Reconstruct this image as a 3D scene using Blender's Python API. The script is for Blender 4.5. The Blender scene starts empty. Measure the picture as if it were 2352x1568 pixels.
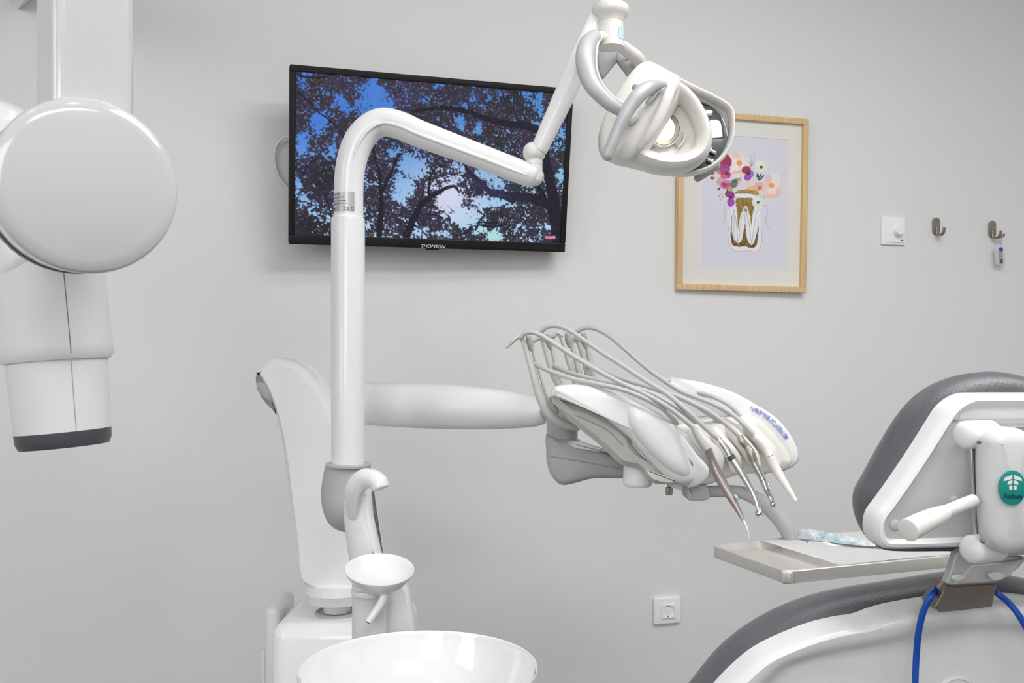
import bpy, bmesh, math, random
import numpy as np
from mathutils import Vector, Matrix, noise as mnoise
random.seed(7)
C = bpy.context.scene.collection
PI = math.pi

# ------------------------------------------------------------------ camera
FPX = 2100.0
TH = math.radians(15)
CAM = Vector((0, 0, 1.25))
R = Vector((math.cos(TH), -math.sin(TH), 0))
F = Vector((math.sin(TH), math.cos(TH), 0))
U = Vector((0, 0, 1))
cd = bpy.data.cameras.new('camera')
cam = bpy.data.objects.new('camera', cd)
C.objects.link(cam)
cam.location = CAM
cam.rotation_euler = (PI / 2, 0, -TH)
cd.sensor_width = 36
cd.lens = 36 * FPX / 2352
cd.shift_y = 36 / 2352
cd.clip_start = 0.05
bpy.context.scene.camera = cam

# ------------------------------------------------------------------ world and lights
world = bpy.data.worlds.new('world')
bpy.context.scene.world = world
world.use_nodes = True
world.node_tree.nodes['Background'].inputs[0].default_value = (0.9, 0.95, 1, 1)
world.node_tree.nodes['Background'].inputs[1].default_value = 0.3


def area(name, loc, target, sx, sy, power, col=(1, 1, 1)):
    l = bpy.data.lights.new(name, 'AREA')
    l.shape = 'RECTANGLE'
    l.size, l.size_y, l.energy, l.color = sx, sy, power, col
    o = bpy.data.objects.new(name, l)
    C.objects.link(o)
    o.location = loc
    d = Vector(target) - Vector(loc)
    o.rotation_euler = d.to_track_quat('-Z', 'Y').to_euler()
    return o


area('ceiling_panel_lamp', (1.25, 0.45, 2.58), (1.25, 0.45, 0), 1.3, 0.4, 22)
area('ceiling_panel_lamp', (0.3, -0.9, 2.58), (0.3, -0.9, 0), 1.2, 0.6, 17)
area('ceiling_panel_lamp', (0.75, 1.0, 2.58), (0.75, 1.0, 0), 1.0, 0.3, 6.5)
area('window_daylight', (-2.05, 0.3, 1.75), (1.0, 1.5, 1.3), 1.3, 1.2, 15, (0.995, 1, 1))
area('window_daylight', (-0.9, -2.05, 1.9), (0.2, 2.2, 1.5), 1.9, 1.2, 35, (0.995, 1, 1))
for x, y in ((-0.55, 0.2), (0.1, 0.2), (0.75, 0.2), (1.5, 0.5)):
    l = bpy.data.lights.new('ceiling_spot_lamp', 'AREA')
    l.shape = 'DISK'
    l.size, l.energy, l.color = 0.09, 0.9, (1, 0.95, 0.9)
    o = bpy.data.objects.new('ceiling_spot_lamp', l)
    C.objects.link(o)
    o.location = (x, y, 2.57)
sc = bpy.context.scene
sc.view_settings.view_transform = 'Standard'
sc.view_settings.look = 'None'
sc.view_settings.gamma = 1
sc.view_settings.use_curve_mapping = False
sc.view_settings.exposure = 0.07


# ------------------------------------------------------------------ helpers: points
def P(x, y, z):
    return CAM + F * z + R * ((x - 1176) / FPX * z) - U * ((y - 820) / FPX * z)


WALL = 2.25


def W(x, y, off=0.0):
    d = F + R * ((x - 1176) / FPX) - U * ((y - 820) / FPX)
    return CAM + d * ((WALL - off) / d.y)


def proj(p):
    d = p - CAM
    z = d.dot(F)
    return 1176 + FPX * d.dot(R) / z, 820 - FPX * d.dot(U) / z


def zc(s, ox, oy):
    return lambda *pts: [(ox + p[0] / s, oy + p[1] / s) + tuple(p[2:]) for p in pts]


# ------------------------------------------------------------------ helpers: materials
def srgb(c):
    return tuple(((v / 255 + 0.055) / 1.055) ** 2.4 if v / 255 > 0.04045 else v / 255 / 12.92 for v in c)


MATS = {}


def mat(name, rgb, rough=0.4, metal=0.0, coat=0.0, bump=0.0, bscale=300, var=0.02, vscale=8, emit=None, trans=0.0, alpha=1.0, spec=0.5):
    m = bpy.data.materials.new(name)
    m.use_nodes = True
    nt = m.node_tree
    b = nt.nodes['Principled BSDF']
    tc = nt.nodes.new('ShaderNodeTexCoord')
    n = nt.nodes.new('ShaderNodeTexNoise')
    n.inputs['Scale'].default_value = vscale
    n.inputs['Detail'].default_value = 4
    nt.links.new(tc.outputs['Object'], n.inputs['Vector'])
    rmp = nt.nodes.new('ShaderNodeValToRGB')
    c = srgb(rgb) if max(rgb) > 1 else rgb
    rmp.color_ramp.elements[0].position = 0.3
    rmp.color_ramp.elements[1].position = 0.7
    rmp.color_ramp.elements[0].color = tuple(v * (1 - var) for v in c) + (1,)
    rmp.color_ramp.elements[1].color = tuple(min(1, v * (1 + var)) for v in c) + (1,)
    nt.links.new(n.outputs['Fac'], rmp.inputs['Fac'])
    nt.links.new(rmp.outputs['Color'], b.inputs['Base Color'])
    b.inputs['Roughness'].default_value = rough
    b.inputs['Metallic'].default_value = metal
    b.inputs['Coat Weight'].default_value = coat
    b.inputs['Coat Roughness'].default_value = 0.08
    b.inputs['Specular IOR Level'].default_value = spec
    b.inputs['Transmission Weight'].default_value = trans
    b.inputs['Alpha'].default_value = alpha
    if bump:
        nb = nt.nodes.new('ShaderNodeTexNoise')
        nb.inputs['Scale'].default_value = bscale
        nb.inputs['Detail'].default_value = 3
        nt.links.new(tc.outputs['Object'], nb.inputs['Vector'])
        bp = nt.nodes.new('ShaderNodeBump')
        bp.inputs['Strength'].default_value = bump
        bp.inputs['Distance'].default_value = 0.002
        nt.links.new(nb.outputs['Fac'], bp.inputs['Height'])
        nt.links.new(bp.outputs['Normal'], b.inputs['Normal'])
    if emit:
        b.inputs['Emission Color'].default_value = tuple(emit[0]) + (1,)
        b.inputs['Emission Strength'].default_value = emit[1]
    MATS[name] = m
    return m


M_wall = mat('wall_paint', (0.80, 0.797, 0.795), 0.75, bump=0.12, bscale=160, var=0.008, vscale=1.5)
M_ceil = mat('ceiling_paint', (0.8, 0.8, 0.8), 0.8, bump=0.1)
M_floor = mat('floor_vinyl', (0.12, 0.12, 0.122), 0.4, var=0.05, vscale=30)
M_white = mat('white_enamel', (0.80, 0.80, 0.80), 0.25, coat=0.25, var=0.008)
M_white2 = mat('white_plastic', (0.84, 0.84, 0.845), 0.35, coat=0.15, var=0.01)
M_xray = mat('xray_enamel', (0.62, 0.62, 0.62), 0.16, coat=0.6, var=0.006)
M_linkp = mat('pale_grey_white_plastic', (0.66, 0.66, 0.665), 0.35, coat=0.15, var=0.01)
M_unit = mat('bright_white_unit_enamel', (0.97, 0.97, 0.97), 0.25, coat=0.3, var=0.006)
M_fit = mat('white_wall_fitting', (0.93, 0.925, 0.92), 0.4, var=0.006)
M_matte = mat('white_matte_plastic', (0.76, 0.76, 0.76), 0.5, var=0.01)
M_ceramic = mat('white_glazed_ceramic', (0.80, 0.80, 0.80), 0.08, coat=1.0, var=0.005)
M_cream = mat('cream_plastic', (0.74, 0.72, 0.68), 0.38, coat=0.15, var=0.01)
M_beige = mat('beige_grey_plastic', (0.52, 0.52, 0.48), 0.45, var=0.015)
M_rod = mat('ivory_rod', (0.60, 0.60, 0.56), 0.35, var=0.015)
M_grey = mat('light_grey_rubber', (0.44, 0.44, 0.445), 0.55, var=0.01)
M_grey2 = mat('mid_grey_plastic', (0.34, 0.34, 0.34), 0.5, var=0.01)
M_silver = mat('satin_silver_handle', (0.46, 0.46, 0.47), 0.42, metal=0.1, var=0.01)
M_hose = mat('grey_silicone_hose', (0.50, 0.50, 0.49), 0.45, var=0.015)
M_dark = mat('dark_grey_rubber', (0.07, 0.07, 0.08), 0.4, var=0.08, vscale=60)
M_seam = mat('seam_line', (0.22, 0.21, 0.21), 0.6)
M_redseam = mat('reddish_seam_line', (0.5, 0.36, 0.36), 0.6)
M_black = mat('black_glossy_plastic', (0.008, 0.008, 0.009), 0.2, spec=.35)
M_blackm = mat('black_satin_plastic', (0.008, 0.008, 0.008), 0.5, spec=.25)
M_chrome = mat('polished_chrome', (0.66, 0.66, 0.66), 0.24, metal=1.0, var=0.02)
M_mirror = mat('dark_reflector_glass', (0.25, 0.26, 0.27), 0.04, metal=1.0, var=0.2, vscale=20)
M_steel = mat('brushed_tray_steel', (0.65, 0.63, 0.59), 0.36, metal=0.42, bump=0.1, bscale=500, var=0.03)
M_brown = mat('bronze_metal', (0.36, 0.31, 0.29), 0.32, metal=0.7, var=0.06, vscale=60)
M_brownd = mat('dark_bronze_metal', (0.19, 0.165, 0.145), 0.42, metal=0.6, var=0.06, vscale=40)
M_olive = mat('brushed_nickel_hook', (0.29, 0.265, 0.215), 0.38, metal=0.6, var=0.06, vscale=60)
M_leather = mat('slate_grey_upholstery', (0.108, 0.105, 0.118), 0.38, bump=0.25, bscale=450, var=0.06, vscale=20, spec=0.5)
M_ivory = mat('ivory_knob', (0.80, 0.775, 0.74), 0.35, var=0.01)
M_shellin = mat('pale_grey_shell_panel', (0.56, 0.56, 0.565), 0.45, var=0.01)
M_blue = mat('blue_cord_sheath', (0.004, 0.07, 0.42), 0.35, var=0.05)
M_teal = mat('teal_badge', (0.0, 0.26, 0.22), 0.45, var=0.02)
M_tealtxt = mat('dark_teal_print', (0.0, 0.06, 0.1), 0.5)
M_print = mat('white_print', (0.85, 0.85, 0.85), 0.5)
M_ink = mat('grey_print', (0.16, 0.16, 0.17), 0.6)
M_inkl = mat('blue_print', (0.30, 0.34, 0.70), 0.6, var=0.3, vscale=200)
M_label = mat('silver_rating_label', (0.50, 0.50, 0.50), 0.3, metal=0.3)
M_mat = mat('cream_mat_board', (0.81, 0.79, 0.735), 0.8, bump=0.1, bscale=800)
M_paper = mat('white_tissue_paper', (0.93, 0.93, 0.93), 0.8, bump=0.35, bscale=250)
M_bulb = mat('lit_lamp_lens', (1, 0.95, 0.85), 0.3, emit=((1, 0.84, 0.62), 1.1))
M_lensrim = mat('taupe_lens_ring', (0.34, 0.29, 0.23), 0.35, metal=0.3)
M_clear = mat('clear_case_plastic', (0.75, 0.76, 0.77), 0.1, coat=0.5, alpha=0.6)
M_film = mat('clear_protective_film', (0.8, 0.8, 0.78), 0.15, coat=0.3, alpha=0.15)
M_yel = mat('yellowed_plastic', (0.70, 0.60, 0.5), 0.4)
M_cyan = mat('pale_cyan_sticker', (0.50, 0.68, 0.70), 0.4, var=0.2, vscale=300)


def mat_wood():
    m = mat('pale_oak_wood', (0.62, 0.42, 0.22), 0.45)
    nt = m.node_tree
    w = nt.nodes.new('ShaderNodeTexNoise')
    mp = nt.nodes.new('ShaderNodeMapping')
    tc = [n for n in nt.nodes if n.type == 'TEX_COORD'][0]
    mp.inputs['Scale'].default_value = (160, 160, 6)
    nt.links.new(tc.outputs['Object'], mp.inputs['Vector'])
    nt.links.new(mp.outputs[0], w.inputs['Vector'])
    w.inputs['Scale'].default_value = 1.0
    w.inputs['Detail'].default_value = 5
    r = [n for n in nt.nodes if n.type == 'VALTORGB'][0]
    r.color_ramp.elements[0].color = (0.64, 0.43, 0.205, 1)
    r.color_ramp.elements[1].color = (0.80, 0.57, 0.31, 1)
    nt.links.new(w.outputs['Fac'], r.inputs['Fac'])
    return m


M_wood = mat_wood()


def mat_vcol(name, emit=0.0, rough=0.6, coat=0):
    m = bpy.data.materials.new(name)
    m.use_nodes = True
    nt = m.node_tree
    b = nt.nodes['Principled BSDF']
    a = nt.nodes.new('ShaderNodeVertexColor')
    a.layer_name = 'picture'
    b.inputs['Roughness'].default_value = rough
    if emit:
        b.inputs['Base Color'].default_value = (0.01, 0.01, 0.01, 1)
        nt.links.new(a.outputs['Color'], b.inputs['Emission Color'])
        b.inputs['Emission Strength'].default_value = emit
    else:
        nt.links.new(a.outputs['Color'], b.inputs['Base Color'])
    return m


def mat_pouch():
    m = mat('sterilisation_pouch_film', (0.5, 0.7, 0.78), 0.12, coat=1.0, vscale=26, bump=0.6, bscale=70, alpha=0.7)
    r = [n for n in m.node_tree.nodes if n.type == 'VALTORGB'][0]
    r.color_ramp.elements[0].color = (0.45, 0.68, 0.78, 1)
    r.color_ramp.elements[0].position = 0.36
    r.color_ramp.elements[1].color = (0.82, 0.86, 0.88, 1)
    r.color_ramp.elements[1].position = 0.52
    return m


M_pouch = mat_pouch()


# ------------------------------------------------------------------ helpers: objects
def thing(name, label, cat, loc, group=None):
    o = bpy.data.objects.new(name, None)
    o.empty_display_size = 0.05
    C.objects.link(o)
    o.location = loc
    o['wl'] = list(loc)
    o['label'] = label
    o['category'] = cat
    if group:
        o['group'] = group
    return o


def obj(name, bm, m, parent=None, label=None, loc=None, ang=38, smooth=True):
    base = Vector(parent['wl']) if parent is not None else (Vector(loc) if loc is not None else Vector((0, 0, 0)))
    bmesh.ops.translate(bm, verts=bm.verts, vec=-base)
    bmesh.ops.recalc_face_normals(bm, faces=bm.faces)
    me = bpy.data.meshes.new(name)
    bm.to_mesh(me)
    bm.free()
    if smooth:
        me.shade_smooth()
        me.set_sharp_from_angle(angle=math.radians(ang))
    for mm in (m if isinstance(m, (list, tuple)) else [m]):
        me.materials.append(mm)
    o = bpy.data.objects.new(name, me)
    C.objects.link(o)
    if parent is not None:
        o.parent = parent
    else:
        o.location = base
    o['wl'] = list(base)
    if label:
        o['label'] = label
    return o


def tag(o, label, cat, group=None):
    o['label'] = label
    o['category'] = cat
    if group:
        o['group'] = group
    return o


# ------------------------------------------------------------------ helpers: shapes
def cr(pts, n, closed=False):
    """Catmull-Rom through tuples/vectors, resampled evenly by parameter."""
    A = [np.array(tuple(p), float) for p in pts]
    N = len(A)
    out = []
    segs = N if closed else N - 1
    for k in range(segs):
        if closed:
            p0, p1, p2, p3 = A[(k - 1) % N], A[k], A[(k + 1) % N], A[(k + 2) % N]
        else:
            p1, p2 = A[k], A[k + 1]
            p0 = A[k - 1] if k > 0 else 2 * p1 - p2
            p3 = A[k + 2] if k + 2 < N else 2 * p2 - p1
        # centripetal-like tangents guarded against overshoot
        d = np.linalg.norm((p2 - p1)[:3]) + 1e-9
        d0 = np.linalg.norm((p1 - p0)[:3]) + 1e-9
        d1 = np.linalg.norm((p3 - p2)[:3]) + 1e-9
        m1 = (p2 - p0) / (d + d0) * d
        m2 = (p3 - p1) / (d + d1) * d
        for i in range(n):
            t = i / n
            t2, t3 = t * t, t * t * t
            out.append((2 * t3 - 3 * t2 + 1) * p1 + (t3 - 2 * t2 + t) * m1 + (-2 * t3 + 3 * t2) * p2 + (t3 - t2) * m2)
    if not closed:
        out.append(A[-1])
    return out


def bridge(bm, rings, closed=True):
    for a, b in zip(rings, rings[1:]):
        n = len(a)
        for i in range(n if closed else n - 1):
            j = (i + 1) % n
            if len({a[i], a[j], b[j], b[i]}) >= 3:
                try:
                    bm.faces.new((a[i], a[j], b[j], b[i]))
                except ValueError:
                    pass


def tube(bm, pts, rad, n=20, sub=8, asp=(1, 1), ref=None, caps='round', capk=1.0):
    """pts: world vectors; rad: radius or per-point list (metres)."""
    if not isinstance(rad, (list, tuple)):
        rad = [rad] * len(pts)
    S = cr([tuple(p) + (r,) for p, r in zip(pts, rad)], sub) if sub > 1 else [np.array(tuple(p) + (r,)) for p, r in zip(pts, rad)]
    X = [Vector(s[:3]) for s in S]
    r = [max(1e-5, s[3]) for s in S]
    T = []
    for i in range(len(X)):
        a, b = X[max(0, i - 1)], X[min(len(X) - 1, i + 1)]
        T.append((b - a).normalized())
    if ref is None:
        up = Vector((0, 0, 1)) if abs(T[0].z) < 0.9 else Vector((1, 0, 0))
        nrm = (up - T[0] * up.dot(T[0])).normalized()
    frames = []
    for i, t in enumerate(T):
        if ref is not None:
            nn = (Vector(ref) - t * Vector(ref).dot(t)).normalized()
        else:
            nrm = (nrm - t * nrm.dot(t)).normalized()
            nn = nrm
        frames.append((nn, t.cross(nn)))
    rings = []

    def ring(c, fr, rr):
        return [bm.verts.new(c + fr[0] * (math.cos(a) * rr * asp[0]) + fr[1] * (math.sin(a) * rr * asp[1])) for a in [2 * PI * k / n for k in range(n)]]

    if caps == 'round':
        for k in range(5, 0, -1):
            a = k / 5.4 * PI / 2
            rings.append(ring(X[0] - T[0] * (r[0] * math.sin(a) * capk * min(asp)), frames[0], r[0] * math.cos(a)))
    for x, fr, rr in zip(X, frames, r):
        rings.append(ring(x, fr, rr))
    if caps == 'round':
        for k in range(1, 6):
            a = k / 5.4 * PI / 2
            rings.append(ring(X[-1] + T[-1] * (r[-1] * math.sin(a) * capk * min(asp)), frames[-1], r[-1] * math.cos(a)))
    bridge(bm, rings)
    if caps:
        bm.faces.new(rings[0])
        bm.faces.new(rings[-1])
    return rings


def ptube(pts, n=20, sub=8, **kw):
    """pts: (px, py, Z, r_px)"""
    bm = bmesh.new()
    tube(bm, [P(p[0], p[1], p[2]) for p in pts], [p[3] * p[2] / FPX for p in pts], n=n, sub=sub, **kw)
    return bm


def lathe(bm, o, ax, prof, n=40, ref=None):
    """prof: (distance along ax, radius)"""
    ax = Vector(ax).normalized()
    up = Vector(ref) if ref is not None else (Vector((0, 0, 1)) if abs(ax.z) < 0.9 else Vector((1, 0, 0)))
    u = (up - ax * up.dot(ax)).normalized()
    v = ax.cross(u)
    rings = []
    for h, r in prof:
        c = Vector(o) + ax * h
        if r < 1e-6:
            rings.append([bm.verts.new(c)] * n)
        else:
            rings.append([bm.verts.new(c + u * (math.cos(2 * PI * k / n) * r) + v * (math.sin(2 * PI * k / n) * r)) for k in range(n)])
    for a, b in zip(rings, rings[1:]):
        for i in range(n):
            j = (i + 1) % n
            vs = []
            for q in (a[i], a[j], b[j], b[i]):
                if q not in vs:
                    vs.append(q)
            if len(vs) >= 3:
                try:
                    bm.faces.new(vs)
                except ValueError:
                    pass
    for rg in (rings[0], rings[-1]):
        if len(set(rg)) == n:
            try:
                bm.faces.new(rg)
            except ValueError:
                pass


def L(o, ax, prof, n=40, ref=None):
    bm = bmesh.new()
    lathe(bm, o, ax, prof, n, ref)
    return bm


class Frame:
    def __init__(s, o, u, v):
        s.o, s.u, s.v = Vector(o), Vector(u).normalized(), Vector(v).normalized()
        s.w = s.u.cross(s.v).normalized()      # towards the viewer

    def __call__(s, a, b, c=0.0):
        return s.o + s.u * a + s.v * b + s.w * c


def camframe(z):
    return Frame(CAM + F * z, R, U)


def shape(bm, fr, outline, layers, n=10, smooth=True, dens=0.006):
    """outline: (a, b) in metres in fr.  layers: ('i', inset, c) or ('s', scale, c), first and last are capped."""
    if smooth:
        pts = [np.array(p[:2]) for p in cr([(p[0], p[1], 0) for p in outline], n, closed=True)]
    else:
        pts = [np.array(p[:2], float) for p in outline]
    N = len(pts)
    area2 = sum(pts[i][0] * pts[(i + 1) % N][1] - pts[(i + 1) % N][0] * pts[i][1] for i in range(N))
    sg = 1 if area2 > 0 else -1
    nor = []
    for i in range(N):
        a, b, c = pts[i - 1], pts[i], pts[(i + 1) % N]
        if smooth:
            t = c - a
            m = np.array([-t[1], t[0]]) * sg
            m = m / (np.linalg.norm(m) + 1e-12)
        else:
            e1 = (b - a) / (np.linalg.norm(b - a) + 1e-12)
            e2 = (c - b) / (np.linalg.norm(c - b) + 1e-12)
            n1 = np.array([-e1[1], e1[0]]) * sg
            n2 = np.array([-e2[1], e2[0]]) * sg
            m = n1 + n2
            m = m / max(0.3, (1 + n1.dot(n2)))
        nor.append(m)
    cen = sum(pts) / N
    rings = []
    for k, v, c in layers:
        rg = []
        for p, m in zip(pts, nor):
            q = p + m * v if k == 'i' else cen + (p - cen) * v
            rg.append(bm.verts.new(fr(q[0], q[1], c)))
        rings.append(rg)
    bridge(bm, rings)
    bm.faces.new(rings[0])
    bm.faces.new(rings[-1])
    return rings


def rounded(depth, r, front=0.0, k=4, rb=None):
    """layers of a slab of given depth with rounded front and back edges"""
    rb = r if rb is None else rb
    ly = []
    for i in range(k + 1):
        a = PI / 2 * i / k
        ly.append(('i', r * (1 - math.sin(a)), front - r * (1 - math.cos(a))))
    for i in range(k + 1):
        a = PI / 2 * i / k
        ly.append(('i', rb * (1 - math.cos(a)), front - depth + rb * (1 - math.sin(a))))
    return ly


def pshape(px, Z, layers, ref=None, **kw):
    """outline in photo pixels at camera depth Z; c is metres towards the camera"""
    bm = bmesh.new()
    if ref is None:
        z0 = [c for k, v, c in layers if k == 'i' and v == 0]
        ref = z0[0] * .75 + z0[-1] * .25 if z0 else 0.0
    Zs = Z - ref
    fr = camframe(Z)
    out = [((x - 1176) / FPX * Zs, -(y - 820) / FPX * Zs) for x, y in px]
    shape(bm, fr, out, layers, **kw)
    return bm


def rrect(w, h, r, k=5):
    out = []
    for cx, cy, a0 in ((w / 2 - r, h / 2 - r, 0), (-w / 2 + r, h / 2 - r, 1), (-w / 2 + r, -h / 2 + r, 2), (w / 2 - r, -h / 2 + r, 3)):
        for i in range(k + 1):
            a = PI / 2 * (a0 + i / k)
            out.append((cx + r * math.cos(a), cy + r * math.sin(a)))
    return out


def box(bm, fr, a0, a1, b0, b1, c0, c1, bev=0.0):
    if bev <= 0:
        vs = [bm.verts.new(fr(a, b, c)) for a in (a0, a1) for b in (b0, b1) for c in (c0, c1)]
        for f in ((0, 1, 3, 2), (4, 6, 7, 5), (0, 4, 5, 1), (2, 3, 7, 6), (0, 2, 6, 4), (1, 5, 7, 3)):
            bm.faces.new([vs[i] for i in f])
        return
    ff = Frame(fr((a0 + a1) / 2, (b0 + b1) / 2, 0), fr.u, fr.v)
    shape(bm, ff, rrect(a1 - a0, b1 - b0, bev, 4), rounded(c1 - c0, bev * 0.9, front=c1, k=3), smooth=False)


def B(fr, *a, **k):
    bm = bmesh.new()
    box(bm, fr, *a, **k)
    return bm


def text_bm(s, size, fr, bold=False, shear=0.0, depth=0.0004, sx=1.0, align='CENTER'):
    cu = bpy.data.curves.new('t', 'FONT')
    cu.body = s
    cu.size = size
    cu.align_x = align
    cu.align_y = 'CENTER'
    cu.shear = shear
    cu.resolution_u = 3
    cu.extrude = depth
    if bold:
        cu.offset = size * 0.02
    o = bpy.data.objects.new('t', cu)
    C.objects.link(o)
    dg = bpy.context.evaluated_depsgraph_get()
    me = bpy.data.meshes.new_from_object(o.evaluated_get(dg))
    bm = bmesh.new()
    bm.from_mesh(me)
    bpy.data.objects.remove(o)
    bpy.data.curves.remove(cu)
    bpy.data.meshes.remove(me)
    for v in bm.verts:
        v.co = fr(v.co.x * sx, v.co.y, v.co.z)
    return bm


# ------------------------------------------------------------------ numpy painting (flat prints and the screen)
def vnoise(h, w, cell, seed, octv=1):
    rng = np.random.RandomState(seed)
    out = np.zeros((h, w))
    amp, tot = 1.0, 0
    for o in range(octv):
        gh, gw = int(h / cell) + 3, int(w / cell) + 3
        g = rng.rand(gh, gw)
        y = np.arange(h) / cell
        x = np.arange(w) / cell
        yi, xi = y.astype(int), x.astype(int)
        fy, fx = y - yi, x - xi
        fy, fx = (fy * fy * (3 - 2 * fy))[:, None], (fx * fx * (3 - 2 * fx))[None, :]
        a = g[yi][:, xi] * (1 - fx) + g[yi][:, xi + 1] * fx
        b = g[yi + 1][:, xi] * (1 - fx) + g[yi + 1][:, xi + 1] * fx
        out += amp * (a * (1 - fy) + b * fy)
        tot += amp
        amp *= 0.6
        cell = max(1.2, cell / 2)
    return out / tot


def seglist(X, Y, pts, w0, w1, jit=None):
    """coverage mask of a tapering polyline in photo pixels"""
    S = cr([(p[0], p[1], 0) for p in pts], 5)
    m = np.zeros_like(X)
    n = len(S) - 1
    for i in range(n):
        ax, ay = S[i][0], S[i][1]
        bx, by = S[i + 1][0], S[i + 1][1]
        w = w0 + (w1 - w0) * i / n
        L2 = (bx - ax) ** 2 + (by - ay) ** 2 + 1e-9
        t = np.clip(((X - ax) * (bx - ax) + (Y - ay) * (by - ay)) / L2, 0, 1)
        d = np.hypot(X - ax - t * (bx - ax), Y - ay - t * (by - ay))
        if jit is not None:
            d = d + jit
        m = np.maximum(m, np.clip((w / 2 - d) / 1.0 + 0.5, 0, 1))
    return m


def inpoly(X, Y, pts):
    m = np.zeros(X.shape, bool)
    n = len(pts)
    for i in range(n):
        x0, y0 = pts[i][:2]
        x1, y1 = pts[(i + 1) % n][:2]
        if y0 == y1:
            continue
        c = ((y0 > Y) != (y1 > Y)) & (X < (x1 - x0) * (Y - y0) / (y1 - y0) + x0)
        m ^= c
    return m.astype(float)


def picture(fr, a0, a1, b0, b1, c, nx, ny, painter, m, parent, name):
    """a gridded flat picture with a colour attribute painted by painter(X, Y) in rectified picture pixels"""
    aa = np.linspace(a0, a1, nx)
    bb = np.linspace(b1, b0, ny)
    AA, BB = np.meshgrid(aa, bb)
    o, u, v, w = [np.array(q) for q in (fr.o + fr.w * c, fr.u, fr.v, fr.w)]
    pts = o[None, None, :] + AA[..., None] * u + BB[..., None] * v
    d = pts - np.array(CAM)
    z = d @ np.array(F)
    X = 1176 + FPX * (d @ np.array(R)) / z
    Y = 820 - FPX * (d @ np.array(U)) / z
    col = painter(X, Y)
    base = np.array(parent['wl'])
    me = bpy.data.meshes.new(name)
    idx = np.arange(nx * ny).reshape(ny, nx)
    q = np.stack([idx[:-1, :-1], idx[1:, :-1], idx[1:, 1:], idx[:-1, 1:]], -1).reshape(-1, 4)
    me.from_pydata((pts - base).reshape(-1, 3).tolist(), [], q.tolist())
    at = me.color_attributes.new('picture', 'FLOAT_COLOR', 'POINT')
    lin = np.where(col > 0.04045, ((np.clip(col, 0, 1) + 0.055) / 1.055) ** 2.4, col / 12.92)
    rgba = np.concatenate([lin.reshape(-1, 3), np.ones((nx * ny, 1))], 1)
    at.data.foreach_set('color', rgba.astype(np.float32).ravel())
    me.materials.append(m)
    ob = bpy.data.objects.new(name, me)
    C.objects.link(ob)
    ob.parent = parent
    ob['wl'] = list(base)
    return ob


# ================================================================== THE ROOM
def slab(name, x0, x1, y0, y1, z0, z1, m):
    bm = bmesh.new()
    box(bm, Frame((0, 0, 0), (1, 0, 0), (0, 1, 0)), x0, x1, y0, y1, z0, z1)
    o = obj(name, bm, m, smooth=False)
    o['kind'] = 'structure'
    return o


XL, XR, YF = -2.1, 3.0, -2.1
slab('wall_back', XL - .1, XR + .1, WALL, WALL + .1, 0, 2.6, M_wall)
slab('wall_left', XL - .1, XL, YF, WALL, 0, 2.6, M_wall)
slab('wall_right', XR, XR + .1, YF, WALL, 0, 2.6, M_wall)
slab('wall_front', XL - .1, XR + .1, YF - .1, YF, 0, 2.6, M_wall)
slab('floor', XL - .1, XR + .1, YF - .1, WALL + .1, -.1, 0, M_floor)
slab('ceiling', XL - .1, XR + .1, YF - .1, WALL + .1, 2.6, 2.7, M_ceil)


def wallframe(x, y, z, yaw=0, pit=0, rol=0):
    cy, sy = math.cos(yaw), math.sin(yaw)
    cp, sp = math.cos(pit), math.sin(pit)
    c_, s_ = math.cos(rol), math.sin(rol)
    Mx = Matrix(((cy, -sy, 0), (sy, cy, 0), (0, 0, 1))) @ Matrix(((1, 0, 0), (0, cp, -sp), (0, sp, cp))) @ Matrix(((c_, 0, s_), (0, 1, 0), (-s_, 0, c_)))
    return Frame((x, y, z), Mx @ Vector((1, 0, 0)), Mx @ Vector((0, 0, 1)))


# ================================================================== TELEVISION
D2 = math.radians
tvf = wallframe(0.3858, 2.14, 1.7075, D2(2.48), D2(9.7), D2(-.37))
TW, THH = 0.6749, 0.3971
tv = thing('television', 'black flat television tilted on the wall showing trees against a blue sky', 'television', tuple(tvf(0, -THH / 2, -.02)))
bm = bmesh.new()
ofr = Frame(tvf.o, tvf.u, tvf.v)
shape(bm, ofr, rrect(TW, THH, .004, 3), rounded(.030, .003, front=0.0, k=2), smooth=False)
shape(bm, Frame(tvf(0, -.03, -.029), tvf.u, tvf.v), rrect(TW * .6, THH * .55, .02, 3), rounded(.016, .006, front=0.0, k=2), smooth=False)
obj('back_housing', bm, M_blackm, tv)
SX0, SX1, SY0, SY1 = -TW / 2 + .0135, TW / 2 - .0135, -THH / 2 + .0225, THH / 2 - .0145
for nm, a0, a1, b0, b1 in (('bezel_rail', -TW / 2, TW / 2, SY1, THH / 2), ('bezel_rail', -TW / 2, TW / 2, -THH / 2, SY0),
                           ('bezel_rail', -TW / 2, SX0, SY0, SY1), ('bezel_rail', SX1, TW / 2, SY0, SY1)):
    obj(nm, B(tvf, a0, a1, b0, b1, -.002, .0045, bev=.002), M_black if b0 < -.19 and b1 < 0 else M_blackm, tv)

zt = zc(3.095, 600, 120)


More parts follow.
